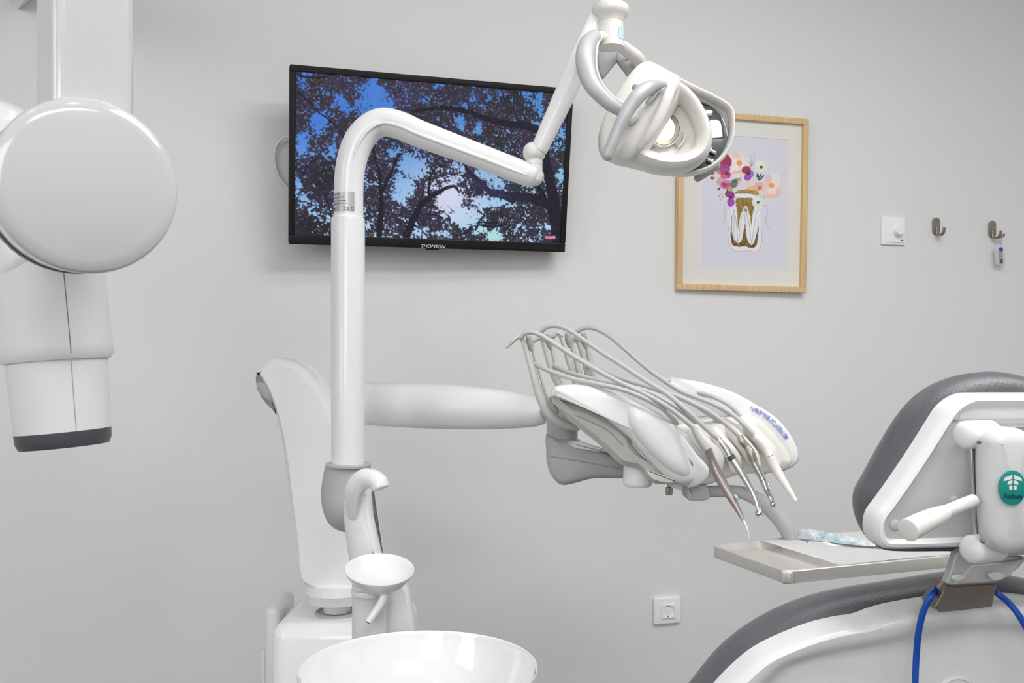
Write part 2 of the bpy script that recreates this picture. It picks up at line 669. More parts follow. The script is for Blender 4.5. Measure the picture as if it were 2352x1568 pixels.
def paint_tv(X, Y):
    h, w = X.shape
    n1 = vnoise(h, w, 44, 1, 3)
    n2 = vnoise(h, w, 9, 2, 3)
    n3 = vnoise(h, w, 3.2, 3, 2)
    n4 = vnoise(h, w, 2.2, 9, 1)
    n5 = vnoise(h, w, 26, 11, 2)
    op = np.zeros_like(X) + .17 * (vnoise(h, w, 60, 31, 2) > .5)
    for (x, y, rx, ry, s) in [(800, 330, 120, 120, 1.1), (900, 370, 90, 70, 1), (700, 255, 60, 50, .7), (300, 220, 40, 60, .7), (330, 150, 60, 22, .7), (800, 205, 60, 40, .7),
                              (550, 345, 50, 45, .8), (610, 390, 45, 50, .8), (410, 495, 60, 75, 1), (290, 660, 55, 100, 1.1), (515, 690, 40, 50, .8), (540, 600, 40, 40, .5),
                              (255, 950, 28, 80, .8), (290, 1020, 40, 40, .7), (430, 1040, 40, 30, .5), (1080, 800, 110, 110, 1.2), (1000, 960, 90, 110, 1.1), (950, 720, 50, 60, .5),
                              (1400, 820, 90, 50, .7), (1350, 1030, 110, 130, 1.2), (1390, 1130, 90, 100, .9), (1230, 960, 90, 70, .45), (1600, 870, 110, 55, 1.0), (1680, 930, 60, 60, .8),
                              (1640, 1060, 150, 50, .9), (1480, 1180, 90, 80, .8), (1560, 1270, 90, 40, .7), (1650, 1300, 60, 55, 1.1), (1130, 1290, 90, 60, .6), (1280, 1300, 90, 50, .45),
                              (1255, 230, 40, 30, .9), (1420, 510, 30, 60, .9), (1545, 535, 28, 55, .9), (1900, 300, 50, 60, .6), (1980, 330, 50, 90, .7), (1930, 520, 60, 30, .8), (1510, 320, 40, 40, .7),
                              (2130, 860, 30, 50, .7), (2140, 560, 26, 60, .6), (1880, 1000, 60, 20, .4), (2020, 1240, 60, 30, 1.0), (760, 1220, 40, 30, .4), (1110, 340, 60, 40, .35), (1620, 640, 40, 40, .3),
                              (1760, 1090, 50, 20, .5), (1040, 330, 50, 50, .5)]:
        px, py = 600 + x / 3.095, 120 + y / 3.095
        op = np.maximum(op, s * np.exp(-(((X - px) / (rx / 3.095 * 1.02)) ** 2 + ((Y - py) / (ry / 3.095 * 1.02)) ** 2) ** 1.2))
    f = (n2 - .5) * 1.5 + (n3 - .5) * 1.1 + (n1 - .5) * .7
    f = (n2 - .5) * 1.5 + (n3 - .5) * 1.5 + (n4 - .5) * .5 + (n1 - .5) * .9
    sky = np.clip((op * 1.25 + f - .46) * 4, 0, 1)
    # sky colour
    u = np.clip((X - 680) / 620, 0, 1)
    v = np.clip((Y - 170) / 380, 0, 1)
    top = np.stack([66 + 10 * u, 120 + 15 * u, 212 - 10 * u], -1)
    botc = np.stack([165 + 0 * u, 205 + 0 * u, 232 + 0 * u], -1)
    g = np.clip(v * 1.5 - .35 + np.clip(u, 0, 1) * .25 - .1, 0, 1)[..., None]
    skyc = top * (1 - g) + botc * g
    glow = np.exp(-(((X - 1030) / 75) ** 2 + ((Y - 445) / 70) ** 2))[..., None] * .9
    skyc = skyc * (1 - glow) + np.array([218, 214, 236]) * glow
    gr = np.exp(-(((X - 1130) / 45) ** 2 + ((Y - 540) / 30) ** 2))[..., None] * .8
    skyc = skyc * (1 - gr) + np.array([175, 222, 215]) * gr
    # foliage
    near = np.clip(op * 1.3, 0, 1)[..., None]
    fol = np.array([44, 41, 54]) * (1 - near) + np.array([60, 60, 86]) * near
    fol = fol + (n5[..., None] - .5) * np.array([10, 4, 22])
    spec = np.clip((n3 * .5 + n4 * .5 - .56) * 5.5, 0, 1)[..., None]
    fleck = np.array([92, 86, 108]) + (n1[..., None] - .5) * np.array([30, 50, -50])
    fol = fol * (1 - spec) + fleck * 1.12 * spec
    hi = np.clip((n4 * .6 + n2 * .4 - .66) * 9, 0, 1)[..., None] * np.clip(1.2 - v, 0, 1)[..., None]
    fol = fol * (1 - hi * .5) + np.array([120, 125, 165]) * hi * .5
    darkbl = np.exp(-(((X - 735) / 45) ** 2 + ((Y - 410) / 35) ** 2))[..., None] + np.exp(-(((X - 720) / 50) ** 2 + ((Y - 520) / 28) ** 2))[..., None] + .8 * np.exp(-(((X - 1180) / 30) ** 2 + ((Y - 225) / 40) ** 2))[..., None]
    fol = fol * (1 - .6 * np.clip(darkbl, 0, 1)) + np.array([30, 26, 30]) * .6 * np.clip(darkbl, 0, 1)
    sk = sky[..., None]
    col = fol * (1 - sk) + skyc * sk
    jit = (n2 - .5) * 3
    br = np.zeros_like(X)
    for pts, w0, w1 in [
        ([(835, 1335), (850, 1150), (852, 1000), (835, 850), (790, 680)], 13, 4), ([(852, 1010), (900, 900), (950, 790), (980, 730), (1110, 690)], 9, 2),
        ([(1025, 1335), (1080, 1190), (1140, 1080), (1250, 1000), (1370, 950), (1410, 1000)], 19, 2), ([(1190, 1050), (1200, 900), (1230, 830), (1330, 800)], 6, 2),
        ([(2120, 1180), (2050, 1090), (1960, 1045), (1800, 1020), (1640, 1000), (1560, 920), (1490, 860), (1430, 785)], 28, 4), ([(1790, 1040), (1690, 1000), (1640, 990)], 22, 10),
        ([(1080, 420), (1280, 395), (1420, 410), (1600, 470), (1720, 505), (1880, 520), (2060, 590)], 6, 20), ([(2120, 1340), (2090, 1150), (2060, 950), (2010, 700), (1990, 560)], 32, 14),
        ([(2020, 1050), (1960, 940), (1900, 860)], 12, 3), ([(250, 280), (340, 350), (400, 420), (470, 470), (560, 560), (600, 640)], 4, 3), ([(1350, 1315), (1440, 1290), (1520, 1230), (1640, 1240), (1740, 1220)], 1.5, 5),
        ([(1450, 1230), (1560, 1210), (1680, 1215)], 1.2, 4), ([(1120, 1150), (1250, 1160), (1340, 1200)], 3, 1.5), ([(440, 1000), (480, 1090), (500, 1180)], 4, 2), ([(270, 170), (420, 180), (520, 160)], 5, 3), ([(300, 870), (330, 800), (400, 760)], 4, 2)]:
        br = np.maximum(br, seglist(X, Y, zt(*pts), w0, w1, jit))
    bc = np.array([26, 24, 38]) + (n3[..., None] - .5) * 16
    bcl = np.exp(-(((X - 1130) / 60) ** 2 + ((Y - 440) / 50) ** 2))[..., None] * np.array([14, 20, 40])
    br = br[..., None] * .95
    col = col * (1 - br) + (bc + bcl) * br
    # small red logo bar at the lower right of the screen
    lg = ((np.abs(X - 1264) < 11.5) & (np.abs(Y - 545) < 3.2)).astype(float)[..., None]
    col = col * (1 - lg) + (np.array([205, 120, 145]) + 45 * ((np.abs(Y - 545) < 1.6)[..., None] * ((X * .9).astype(int) % 3 == 0)[..., None])) * lg
    return np.clip(col, 0, 255) / 255


M_screen = mat_vcol('lit_television_picture', emit=0.95, rough=.35)
M_screen.node_tree.nodes['Principled BSDF'].inputs['Specular IOR Level'].default_value = .15
picture(tvf, SX0, SX1, SY0, SY1, .0012, 520, 300, paint_tv, M_screen, tv, 'screen')['label'] = 'lit picture of oak branches under a blue sky'
lx, ly = 0, 0


def on_plane(fr, x, y, c=0.0):
    """local (a, b) where the ray through photo pixel meets the plane fr at offset c"""
    d = F + R * ((x - 1176) / FPX) - U * ((y - 820) / FPX)
    o = fr.o + fr.w * c
    t = (o - CAM).dot(fr.w) / d.dot(fr.w)
    p = CAM + d * t - fr.o
    return p.dot(fr.u), p.dot(fr.v)


la, lb = on_plane(tvf, 994, 566, .005)
obj('brand_lettering', text_bm('THOMSON', .0108, Frame(tvf(la, lb, .0048), tvf.u, tvf.v), bold=False, shear=.25, sx=1.12, depth=.0002), M_print, tv, 'small white lettering', smooth=False)
obj('sensor_window', B(tvf, la - .016, la + .016, -THH / 2 - .004, -THH / 2 + .002, -.006, .003, bev=.0015), M_black, tv)
bm = bmesh.new()
wf = Frame((tvf.o.x, WALL, tvf.o.z), (1, 0, 0), (0, 0, 1))
box(bm, wf, -.10, .10, -.07, .07, .0, .012, bev=.004)
tube(bm, [Vector((tvf.o.x - .06, WALL - .01, tvf.o.z)), Vector((tvf.o.x - .06, tvf.o.y + .03, tvf.o.z))], .012, sub=1, caps='flat')
tube(bm, [Vector((tvf.o.x + .06, WALL - .01, tvf.o.z)), Vector((tvf.o.x + .06, tvf.o.y + .03, tvf.o.z))], .012, sub=1, caps='flat')
obj('wall_bracket', bm, M_blackm, tv)
bm = bmesh.new()
cp = [W(690, 312, .05), W(662, 313, .035), W(645, 322, .02), W(633, 342, .012), (W(631, 372, .010)), W(641, 406, .010), W(662, 432, .012), W(700, 470, .02)]
tube(bm, cp, .0031, n=10, sub=8)
tag(obj('television_cable', bm, M_matte, None, loc=cp[3]), 'thin white cable looping out behind the left side of the television', 'cable')

# ================================================================== FRAMED PRINT
pf = wallframe(1.2467, 2.2254, 1.6676, D2(-1.02), D2(1.11), D2(.35))
PW, PH = .3845, .477
pic = thing('framed_print', 'pale wooden frame holding a cream mounted print of flowers growing from a tooth', 'picture', tuple(pf(0, -PH / 2, -.01)))
fw = .0155
for a0, a1, b0, b1 in ((-PW / 2, PW / 2, PH / 2 - fw, PH / 2), (-PW / 2, PW / 2, -PH / 2, -PH / 2 + fw), (-PW / 2, -PW / 2 + fw, -PH / 2 + fw, PH / 2 - fw), (PW / 2 - fw, PW / 2, -PH / 2 + fw, PH / 2 - fw)):
    obj('frame_rail', B(pf, a0, a1, b0, b1, -.019, .0, bev=.0012), M_wood, pic)
obj('backing_board', B(pf, -PW / 2 + fw, PW / 2 - fw, -PH / 2 + fw, PH / 2 - fw, -.0175, -.0145), M_wood, pic)
A0, B0 = on_plane(pf, 1610, 614, -.012)
A1, B1 = on_plane(pf, 1811, 321, -.012)
bm = bmesh.new()
I0, I1, J0, J1 = -PW / 2 + fw, PW / 2 - fw, -PH / 2 + fw, PH / 2 - fw
for q in ((I0, I1, B1, J1), (I0, I1, J0, B0), (I0, A0, B0, B1), (A1, I1, B0, B1)):
    box(bm, pf, q[0], q[1], q[2], q[3], -.0142, -.0115)
obj('mount_board', bm, M_mat, pic, smooth=False)
za = zc(5.809, 1600, 330)


def paint_art(X, Y):
    h, w = X.shape
    n1 = vnoise(h, w, 14, 5, 3)
    n2 = vnoise(h, w, 4, 6, 2)
    n3 = vnoise(h, w, 1.8, 7, 1)
    col = np.ones((h, w, 3)) * np.array([209, 208, 217.0])
    S = 5.809

    def put(m, c, a=1.0):
        nonlocal col
        m = (np.clip(m, 0, 1) * a)[..., None]
        col = col * (1 - m) + np.array(c, float) * m

    def blob(x, y, rx, ry, c, a=1.0, rot=0, wob=.25):
        cx, cy = 1600 + x / S, 330 + y / S
        dx, dy = X - cx, Y - cy
        cr_, sr = math.cos(rot), math.sin(rot)
        d = np.hypot((dx * cr_ + dy * sr) / (rx / S), (-dx * sr + dy * cr_) / (ry / S)) + (n2 - .5) * wob
        put(np.clip((1 - d) * rx / S * .9 + .3, 0, 1), c, a)

    def line(pts, c, w0=5, w1=5, a=1.0):
        put(seglist(X, Y, za(*pts), w0 / S, w1 / S), c, a)

    def poly(pts, c, a=1.0):
        sm = [(p[0], p[1]) for p in cr([(q[0], q[1], 0) for q in za(*pts)], 5, closed=True)]
        put(inpoly(X, Y, sm), c, a)

    gold = np.array([142, 118, 52])
    # outer contour
    poly([(430, 860), (420, 1100), (415, 1250), (450, 1370), (520, 1430), (620, 1440), (700, 1430), (790, 1440), (850, 1380), (870, 1250), (860, 1090), (850, 900), (880, 830), (700, 840)], (226, 225, 230), .75)
    # gold layers
    poly([(520, 640), (600, 615), (760, 620), (830, 650), (820, 690), (700, 665), (520, 660)], (150, 126, 62))
    poly([(530, 735), (640, 725), (740, 730), (765, 860), (745, 960), (725, 1230), (712, 1100), (700, 960), (655, 820), (610, 900), (580, 980), (565, 1160), (552, 1280), (545, 1000), (530, 850)], gold)
    poly([(460, 1080), (455, 1250), (480, 1350), (570, 1375), (640, 1365), (720, 1390), (790, 1370), (815, 1280), (828, 1100), (800, 1200), (770, 1300), (735, 1350), (690, 1310), (660, 1200), (648, 1060), (625, 1180), (600, 1290), (550, 1325), (500, 1280), (475, 1200)], (112, 88, 44))
    poly([(655, 820), (690, 900), (660, 890), (630, 900), (612, 900)], (226, 222, 226), .9)
    poly([(655, 850), (680, 910), (655, 900), (625, 912)], (140, 116, 60))
    gl = np.clip((n3 - .5) * 3, -1, 1)[..., None] * 30
    isg = (np.abs(col[..., 0:1] - col[..., 2:3]) > 50)
    col = col + gl * isg
    line([(485, 830), (530, 1000), (545, 1290)], (232, 230, 236), 26, 18)
    line([(545, 1290), (580, 1050), (655, 835), (715, 1050), (725, 1290)], (230, 228, 236), 20, 20)
    line([(725, 1290), (760, 1040), (840, 900)], (232, 230, 236), 30, 26)
    ink = (110, 108, 112)
    for pts, ww in [([(440, 850), (432, 1080), (418, 1220), (440, 1340), (500, 1420), (600, 1440), (690, 1425), (780, 1445), (850, 1390), (870, 1250), (858, 1100)], 4), ([(372, 830), (370, 1040), (330, 1085)], 3), ([(375, 830), (400, 805)], 3),
                    ([(885, 830), (930, 825), (945, 880), (925, 1040), (975, 1130)], 3), ([(500, 880), (530, 1050), (548, 1300)], 7), ([(480, 830), (500, 1000), (500, 1250), (545, 1320)], 4), ([(620, 930), (580, 1080), (570, 1260), (552, 1300)], 4),
                    ([(655, 890), (700, 1050), (722, 1250), (735, 1330)], 6), ([(640, 930), (610, 960)], 4), ([(850, 870), (800, 930), (770, 1080), (740, 1300)], 5), ([(820, 960), (815, 1150)], 4), ([(655, 815), (615, 900)], 4), ([(655, 815), (700, 930)], 4),
                    ([(470, 960), (465, 1150)], 9), ([(640, 940), (650, 1060), (648, 1150)], 5), ([(525, 665), (520, 720), (740, 720)], 3)]:
        line(pts, ink, ww, ww, .8)
    line([(530, 695), (760, 700)], (226, 226, 232), 40, 40)
    # blossoms
    blob(590, 340, 170, 110, (222, 205, 200), .7)
    blob(555, 250, 118, 145, (232, 208, 200), .9)
    blob(500, 300, 60, 100, (230, 222, 222), .9)
    blob(640, 250, 60, 90, (226, 220, 220), .8)
    blob(530, 150, 50, 40, (228, 185, 172), .7)
    blob(560, 385, 90, 26, (232, 172, 138), .8)
    blob(570, 260, 38, 38, (232, 150, 66))
    blob(600, 440, 130, 60, (222, 214, 214), .8)
    # magenta cluster
    blob(390, 250, 80, 90, (150, 58, 88), 1, .5)
    blob(400, 200, 40, 60, (158, 50, 78))
    blob(310, 350, 50, 60, (190, 110, 105), .8)
    blob(385, 335, 62, 50, (150, 70, 168), .9)
    blob(330, 320, 36, 60, (170, 70, 120), .9)
    blob(390, 410, 68, 58, (178, 68, 118))
    blob(360, 440, 50, 36, (206, 100, 150), .8)
    blob(400, 395, 24, 24, (130, 34, 62))
    blob(300, 500, 34, 60, (190, 160, 130), .8, .3)
    blob(385, 545, 68, 62, (200, 92, 138))
    blob(375, 545, 34, 30, (160, 60, 105))
    blob(400, 500, 50, 24, (214, 130, 165), .9)
    blob(440, 670, 62, 46, (150, 60, 105))
    blob(470, 690, 40, 50, (140, 60, 130))
    blob(455, 780, 50, 60, (160, 70, 170))
    blob(450, 715, 24, 24, (100, 40, 50))
    blob(460, 600, 24, 46, (176, 152, 100), .9)
    # pansy centre
    blob(665, 350, 62, 56, (152, 56, 86))
    blob(725, 400, 40, 50, (140, 96, 190), .9)
    blob(680, 450, 50, 48, (160, 76, 180))
    blob(690, 390, 30, 30, (118, 34, 52))
    # white anemones
    for x, y, r in ((862, 300, 85), (820, 780, 82)):
        blob(x, y, r, r, (216, 218, 210), .95)
        blob(x - r * .3, y - r * .3, r * .6, r * .5, (224, 226, 218), .8)
        blob(x, y + 12 if y < 500 else y, 20, 20, (70, 58, 52))
    # peony right
    blob(1000, 580, 135, 140, (228, 200, 196), .95)
    blob(1040, 500, 80, 110, (222, 218, 214), .9)
    blob(930, 600, 70, 90, (230, 196, 192), .8)
    blob(960, 480, 40, 70, (224, 176, 172), .7)
    blob(1010, 620, 70, 40, (234, 218, 214), .9)
    blob(1000, 700, 90, 26, (232, 182, 152), .8)
    blob(1090, 650, 40, 60, (226, 178, 176), .7)
    blob(1000, 556, 38, 34, (232, 158, 70))
    # peach small flowers
    blob(830, 570, 60, 60, (222, 160, 150), .8)
    blob(840, 590, 24, 30, (190, 96, 96), .8)
    blob(740, 590, 60, 34, (226, 176, 122), .8)
    blob(700, 520, 60, 26, (232, 200, 160), .7)
    blob(680, 620, 30, 20, (200, 130, 80), .8)
    blob(790, 650, 40, 40, (206, 150, 90), .7)
    # red berries, leaves and twigs
    for x, y, rx in ((205, 395, 34), (205, 458, 32)):
        blob(x, y, rx, 20, (176, 76, 76))
        line([(x, y), (x + 50, y - 6)], (150, 80, 70), 8, 2)
    for x, y in ((300, 700), (330, 680), (350, 710), (315, 745)):
        blob(x, y, 12, 12, (190, 120, 140), .8)
    blob(500, 530, 52, 60, (98, 94, 84), .85, .6)
    for k in range(7):
        line([(470 + k * 6, 520 - k * 8), (540 + k * 8, 500 - k * 8), (600, 500 - k * 10)], (88, 84, 80), 5, 2, .8)
    for pts in ([(715, 300), (735, 220), (722, 150)], [(720, 300), (760, 230), (775, 150)], [(725, 310), (770, 260)], [(715, 280), (700, 240)], [(660, 240), (655, 170)], [(890, 690), (905, 740)], [(840, 680), (850, 720)]):
        line(pts, (110, 96, 108), 6, 2, .8)
    for x, y, rot in ((852, 425, 1.1), (880, 440, .8), (825, 450, 1.6), (300, 600, .8), (410, 625, 1.3), (810, 420, 1.4), (845, 475, .5)):
        blob(x, y, 32, 12, (62, 58, 70), .95, -rot)
    return np.clip(col * 1.07, 0, 252) / 255


M_art = mat_vcol('printed_art_paper', rough=.7)
picture(pf, A0 - .002, A1 + .002, B0 - .002, B1 + .002, -.0125, 230, 330, paint_art, M_art, pic, 'print')['label'] = 'pale lilac print of a gold tooth with pink flowers'

# ================================================================== WALL FITTINGS
def wallrect(x0, x1, y0, y1, off=0.0):
    a, b = W(x0, y1, off), W(x1, y0, off)
    return a, b


WF = Frame((0, WALL, 0), (1, 0, 0), (0, 0, 1))   # w points to -y: into the room


def wbox(name, x0, x1, y0, y1, c0, c1, m, parent, bev, label=None):
    a, b = W(x0, y1, c1), W(x1, y0, c1)
    return obj(name, B(WF, a.x, b.x, a.z, b.z, c0, c1, bev=bev), m, parent, label)


dm = thing('dimmer_switch', 'white square dimmer switch with round knob left of the two hooks', 'switch', tuple(W(2053, 531)))
wbox('wall_plate', 2026, 2080, 499, 561, 0, .008, M_fit, dm, .0022)
wbox('face_plate', 2033, 2076, 506, 556, .0075, .0105, M_fit, dm, .0012)
kc = W(2060, 530, .010)
obj('knob', L(kc, (0, -1, 0), [(-.001, 0), (-.001, .0165), (.002, .0165), (.0025, .0145), (.016, .0135), (.0175, .0122), (.0178, 0)], 36), M_fit, dm)
bm = bmesh.new()
for k in range(14):
    a = D2(200 + k * 18)
    c = Vector((kc.x + .0205 * math.cos(-a), WALL - .0108, kc.z + .0205 * math.sin(-a)))
    box(bm, Frame(c, (1, 0, 0), (0, 0, 1)), -.0005, .0005, -.0005, .0005, -.0004, .0002)
s = obj('scale_dots', bm, M_grey2, dm, smooth=False)
s['kind'] = 'stuff'
wbox('indicator', 2070, 2075, 550.5, 553.5, .0095, .0112, M_dark, dm, .0006)

sk = thing('power_socket', 'white square power socket low on the wall beneath the instrument console', 'socket', tuple(W(1534, 1403)))
wbox('wall_plate', 1503, 1564, 1370, 1435, 0, .010, M_fit, sk, .003)
ia, ib = W(1520, 1421, .013), W(1552, 1387, .013)
icx, icz, iw, ih = (ia.x + ib.x) / 2, (ia.z + ib.z) / 2, abs(ib.x - ia.x), abs(ib.z - ia.z)
bm = bmesh.new()
fi = Frame((icx, WALL - .013, icz), (1, 0, 0), (0, 0, 1))
sq = rrect(iw, ih, .002, 6)
N_ = len(sq)
# insert with a real round well
ang = [2 * PI * k / 48 + .01 for k in range(48)]
sq = [(iw / 2 * math.copysign(min(1, abs(math.cos(t)) * 1.38), math.cos(t)), ih / 2 * math.copysign(min(1, abs(math.sin(t)) * 1.38), math.sin(t))) for t in ang]
outer = [bm.verts.new(fi(a, b, 0)) for a, b in sq]
outb = [bm.verts.new(fi(a, b, -.004)) for a, b in sq]
rw = min(iw, ih) * .43
w0 = [bm.verts.new(fi(rw * math.cos(t), rw * math.sin(t), 0)) for t in ang]
w1 = [bm.verts.new(fi(rw * .97 * math.cos(t), rw * .97 * math.sin(t), -.0125)) for t in ang]
bridge(bm, [outb, outer, w0, w1])
bm.faces.new(w1)
obj('socket_insert', bm, M_fit, sk, ang=25)
for dx in (-.0065, .0065):
    c = fi(dx, 0, -.0093)
    obj('pin_hole', L(c, (0, -1, 0), [(-.0032, 0), (-.0032, .0034), (-.0024, .0034), (-.0024, 0)], 14), M_dark, sk)
for dz in (-.0145, .0145):
    obj('earth_clip', B(fi, -.002, .002, dz - .0025, dz + .0025, -.009, -.003, bev=.0006), M_dark, sk)
obj('symbol', B(fi, -.0008, .0008, -.0005, .0005, 0, .0003), M_dark, sk)


def hook(x, y, lab, tangled):
    h = thing('coat_hook', lab, 'hook', tuple(W(x, y)), 'metal coat hooks')
    c = W(x, y, .007)
    f = Frame(c, (1, 0, 0), (0, 0, 1))
    bm = bmesh.new()
    shape(bm, f, rrect(.0235, .050, .0115, 8), rounded(.007, .0012, k=2), smooth=False)
    obj('backplate', bm, M_olive, h)
    bm = bmesh.new()
    tube(bm, [f(0, -.006, .002), f(0, -.024, .003), f(0, -.0275, .010), f(0.000, -.028, .018), f(.0, -.022, .026), f(.0, -.010, .029)], [.0055, .006, .006, .006, .006, .0055], n=14, asp=(.45, 1.0), ref=(0, -1, 0.0))
    obj('hook_arm', bm, M_olive, h)
    if tangled:
        bm = bmesh.new()
        tube(bm, [f(.010, -.024, .020), f(.016, -.020, .023)], .0045, n=12, sub=1)
        obj('side_peg', bm, M_olive, h)
    return f


h1 = hook(2152, 519, 'empty brushed metal coat hook beside the dimmer switch', False)
h2 = hook(2281, 526, 'brushed metal coat hook at the far right with a tag hanging from it', True)
c = h2(.004, -.0285, .019)
tg = thing('key_tag', 'small clear plastic tag with a blue top and grey insert hanging from the right hook', 'key tag', tuple(c))
bm = bmesh.new()
rp = [c + Vector((0.004 + .0 * math.cos(t), .006 * math.cos(t), -.0045 + .0055 * math.sin(t))) for t in [2 * PI * k / 12 for k in range(13)]]
tube(bm, rp, .0008, n=8, sub=2)
tube(bm, [c + Vector((.004, 0, -.010)), c + Vector((.006, 0, -.020))], .0007, n=8, sub=1)
obj('split_ring', bm, M_olive, tg)
a, b = W(2287, 608, .022), W(2307, 566, .022)
kf = Frame(((a.x + b.x) / 2, WALL - .02, (a.z + b.z) / 2), (1, -.05, 0), (-.03, 0, 1))
kw, kh = abs(b.x - a.x), abs(b.z - a.z)
bm = bmesh.new()
shape(bm, kf, rrect(kw, kh, .004, 5), rounded(.008, .0015, front=.004, k=2), smooth=False)
obj('clear_case', bm, M_clear, tg)
obj('blue_cap', L(kf(.0015, kh / 2 - .009, .0045), kf.w, [(-.001, 0), (-.001, .0062), (.001, .006), (.001, 0)], 20), M_blue, tg, 'blue round top')
obj('insert_card', B(kf, -.005, .007, -kh / 2 + .004, kh / 2 - .013, .0042, .005, bev=.0003), M_grey2, tg)
obj('dark_strip', B(kf, -.001, .006, -kh / 2 + .004, -kh / 2 + .016, .005, .0056), M_dark, tg)

# ================================================================== X-RAY UNIT
xr = thing('xray_unit', 'large white dental x-ray head with round drum cover and pointing cone hanging at the left', 'x-ray machine', tuple(P(205, 430, 1.12)))
# arm: its broad face looks to the right of the camera, like the drum
an = (-F * math.cos(D2(40)) + R * math.sin(D2(40)))
au = (R * math.cos(D2(40)) + F * math.sin(D2(40)))
bm = bmesh.new()
rings = []
sh = rrect(.0915, .085, .014, 7)
for y in (-420, -60, 120, 232, 330):
    o_ = P(219, y, 1.062) - an * .0425
    k_ = 1.0 + .0 * y
    rings.append([bm.verts.new(o_ + au * a * k_ + an * b) for a, b in sh])
bridge(bm, rings)
bm.faces.new(rings[0])
bm.faces.new(rings[-1])
obj('vertical_arm', bm, M_xray, xr)
# drum: axis from back (left, down) to front
zf, rb_ = 1.02, 203
Af = P(203, 427, 1.045)
Ab = P(150, 448, 1.205)
ax = (Af - Ab).normalized()
rf = 201 * 1.045 / FPX
prof = []
for k in range(9):
    t = k / 8
    prof.append((.022 * math.cos(t * PI / 2) + .0, rf * math.sin(t * PI / 2) * .96 + 1e-7))
prof = [(.009 * (1 - (k / 8) ** 2), rf * .955 * k / 8 + 1e-7) for k in range(9)]
prof += [(-.003, rf * .985), (-.009, rf), (-.02, rf * 1.002), (-.085, rf * 1.0), (-.10, rf * .99), (-.10, 0)]
obj('drum_cover', L(Af, ax, prof, 96), M_xray, xr)
obj('angle_scale_ring', L(Af - ax * .101, ax, [(0, 0), (0, rf * 1.012), (-.002, rf * 1.018), (-.019, rf * 1.018), (-.021, rf * 1.0), (-.021, 0)], 96), M_grey2, xr, 'grey ring with engraved marks')
obj('dark_gap_ring', L(Af - ax * .0985, ax, [(0, 0), (0, rf * 1.009), (-.0028, rf * 1.012), (-.0028, 0)], 96), M_dark, xr)
bm = bmesh.new()
uu = (U - ax * U.dot(ax)).normalized()
vv = ax.cross(uu)
for k in range(60):
    a = 2 * PI * k / 60
    rd = uu * math.cos(a) + vv * math.sin(a)
    f_ = Frame(Af - ax * .111 + rd * (rf * 1.018), ax, rd.cross(ax))
    f_.w = rd
    box(bm, f_, -.004, .001, -.0006, .0006, -.0005, .0004)
s = obj('scale_marks', bm, M_dark, xr, smooth=False)
s['kind'] = 'stuff'
# little printing on the drum's lower left side
for k, (aa_, t1) in enumerate(((-.62, 'I'), (-.66, '='))):
    pass
bm = bmesh.new()
for k in range(5):
    a = PI + .52 + k * .022
    for j in range(3):
        rd = uu * math.cos(a + j * .006) - vv * math.sin(a)
        rd.normalize()
        f_ = Frame(Af - ax * (.045 + .012 * (j % 2)) + rd * (rf * 1.0006), ax, rd.cross(ax))
        f_.w = rd
        box(bm, f_, -.004, .003, -.0005, .0005, -.0004, .0003)
s = obj('side_lettering', bm, M_grey2, xr, smooth=False)
s['kind'] = 'stuff'
# tube head behind
obj('tube_head', ptube([(10, 262, 1.29, 62), (0, 300, 1.29, 88), (20, 420, 1.285, 108), (70, 540, 1.28, 118), (112, 610, 1.275, 121)], n=48, sub=8, capk=.45), M_white2, xr)
axc0, axc1 = P(112, 600, 1.275), P(147, 1010, 1.275)
ca = (axc1 - axc0).normalized()
px = 1.275 / FPX
H = (axc1 - axc0).length
obj('upper_cone_sleeve', L(axc0, ca, [(0, 0), (0, 112 * px), (H * .10, 117 * px), (H * .48, 121 * px), (H * .535, 120 * px), (H * .56, 113 * px), (H * .565, 0)], 64), M_matte, xr)
obj('lower_cone_tube', L(axc0, ca, [(H * .5, 0), (H * .5, 107 * px), (H * .565, 107 * px), (H * .97, 101 * px), (H * .97, 0)], 64), M_matte, xr)
obj('cone_end_ring', L(axc0, ca, [(H * .95, 0), (H * .95, 101.8 * px), (H * 1.0, 101 * px), (H * 1.035, 95 * px), (H * 1.035, 90 * px), (H * .98, 88 * px), (H * .98, 0)], 64), M_dark, xr, 'dark grey rubber end ring')


def strip_on(o, ax_, prof_, ang_, w, m, nm):
    """thin seam raised on a lathe surface, along a meridian"""
    ax_ = ax_.normalized()
    u_ = (U - ax_ * U.dot(ax_))
    u_ = (F - ax_ * F.dot(ax_)).normalized()
    v_ = ax_.cross(u_)
    rd = u_ * math.cos(ang_) + v_ * math.sin(ang_)
    td = ax_.cross(rd)
    bm_ = bmesh.new()
    rg = []
    for h_, r_ in prof_:
        c_ = Vector(o) + ax_ * h_ + rd * r_
        rg.append([bm_.verts.new(c_ + td * w / 2 - rd * .001), bm_.verts.new(c_ + td * w / 2 + rd * .0003), bm_.verts.new(c_ - td * w / 2 + rd * .0003), bm_.verts.new(c_ - td * w / 2 - rd * .001)])
    bridge(bm_, rg)
    return obj(nm, bm_, m, xr, smooth=False)


aseam = D2(180 - 40)
strip_on(axc0, ca, [(H * .10, 117.0 * px), (H * .48, 121.0 * px), (H * .53, 120.2 * px)], aseam, .0011, M_seam, 'seam')
strip_on(axc0, ca, [(H * .57, 107 * px), (H * .945, 101.4 * px)], aseam - .02, .0011, M_redseam, 'seam')
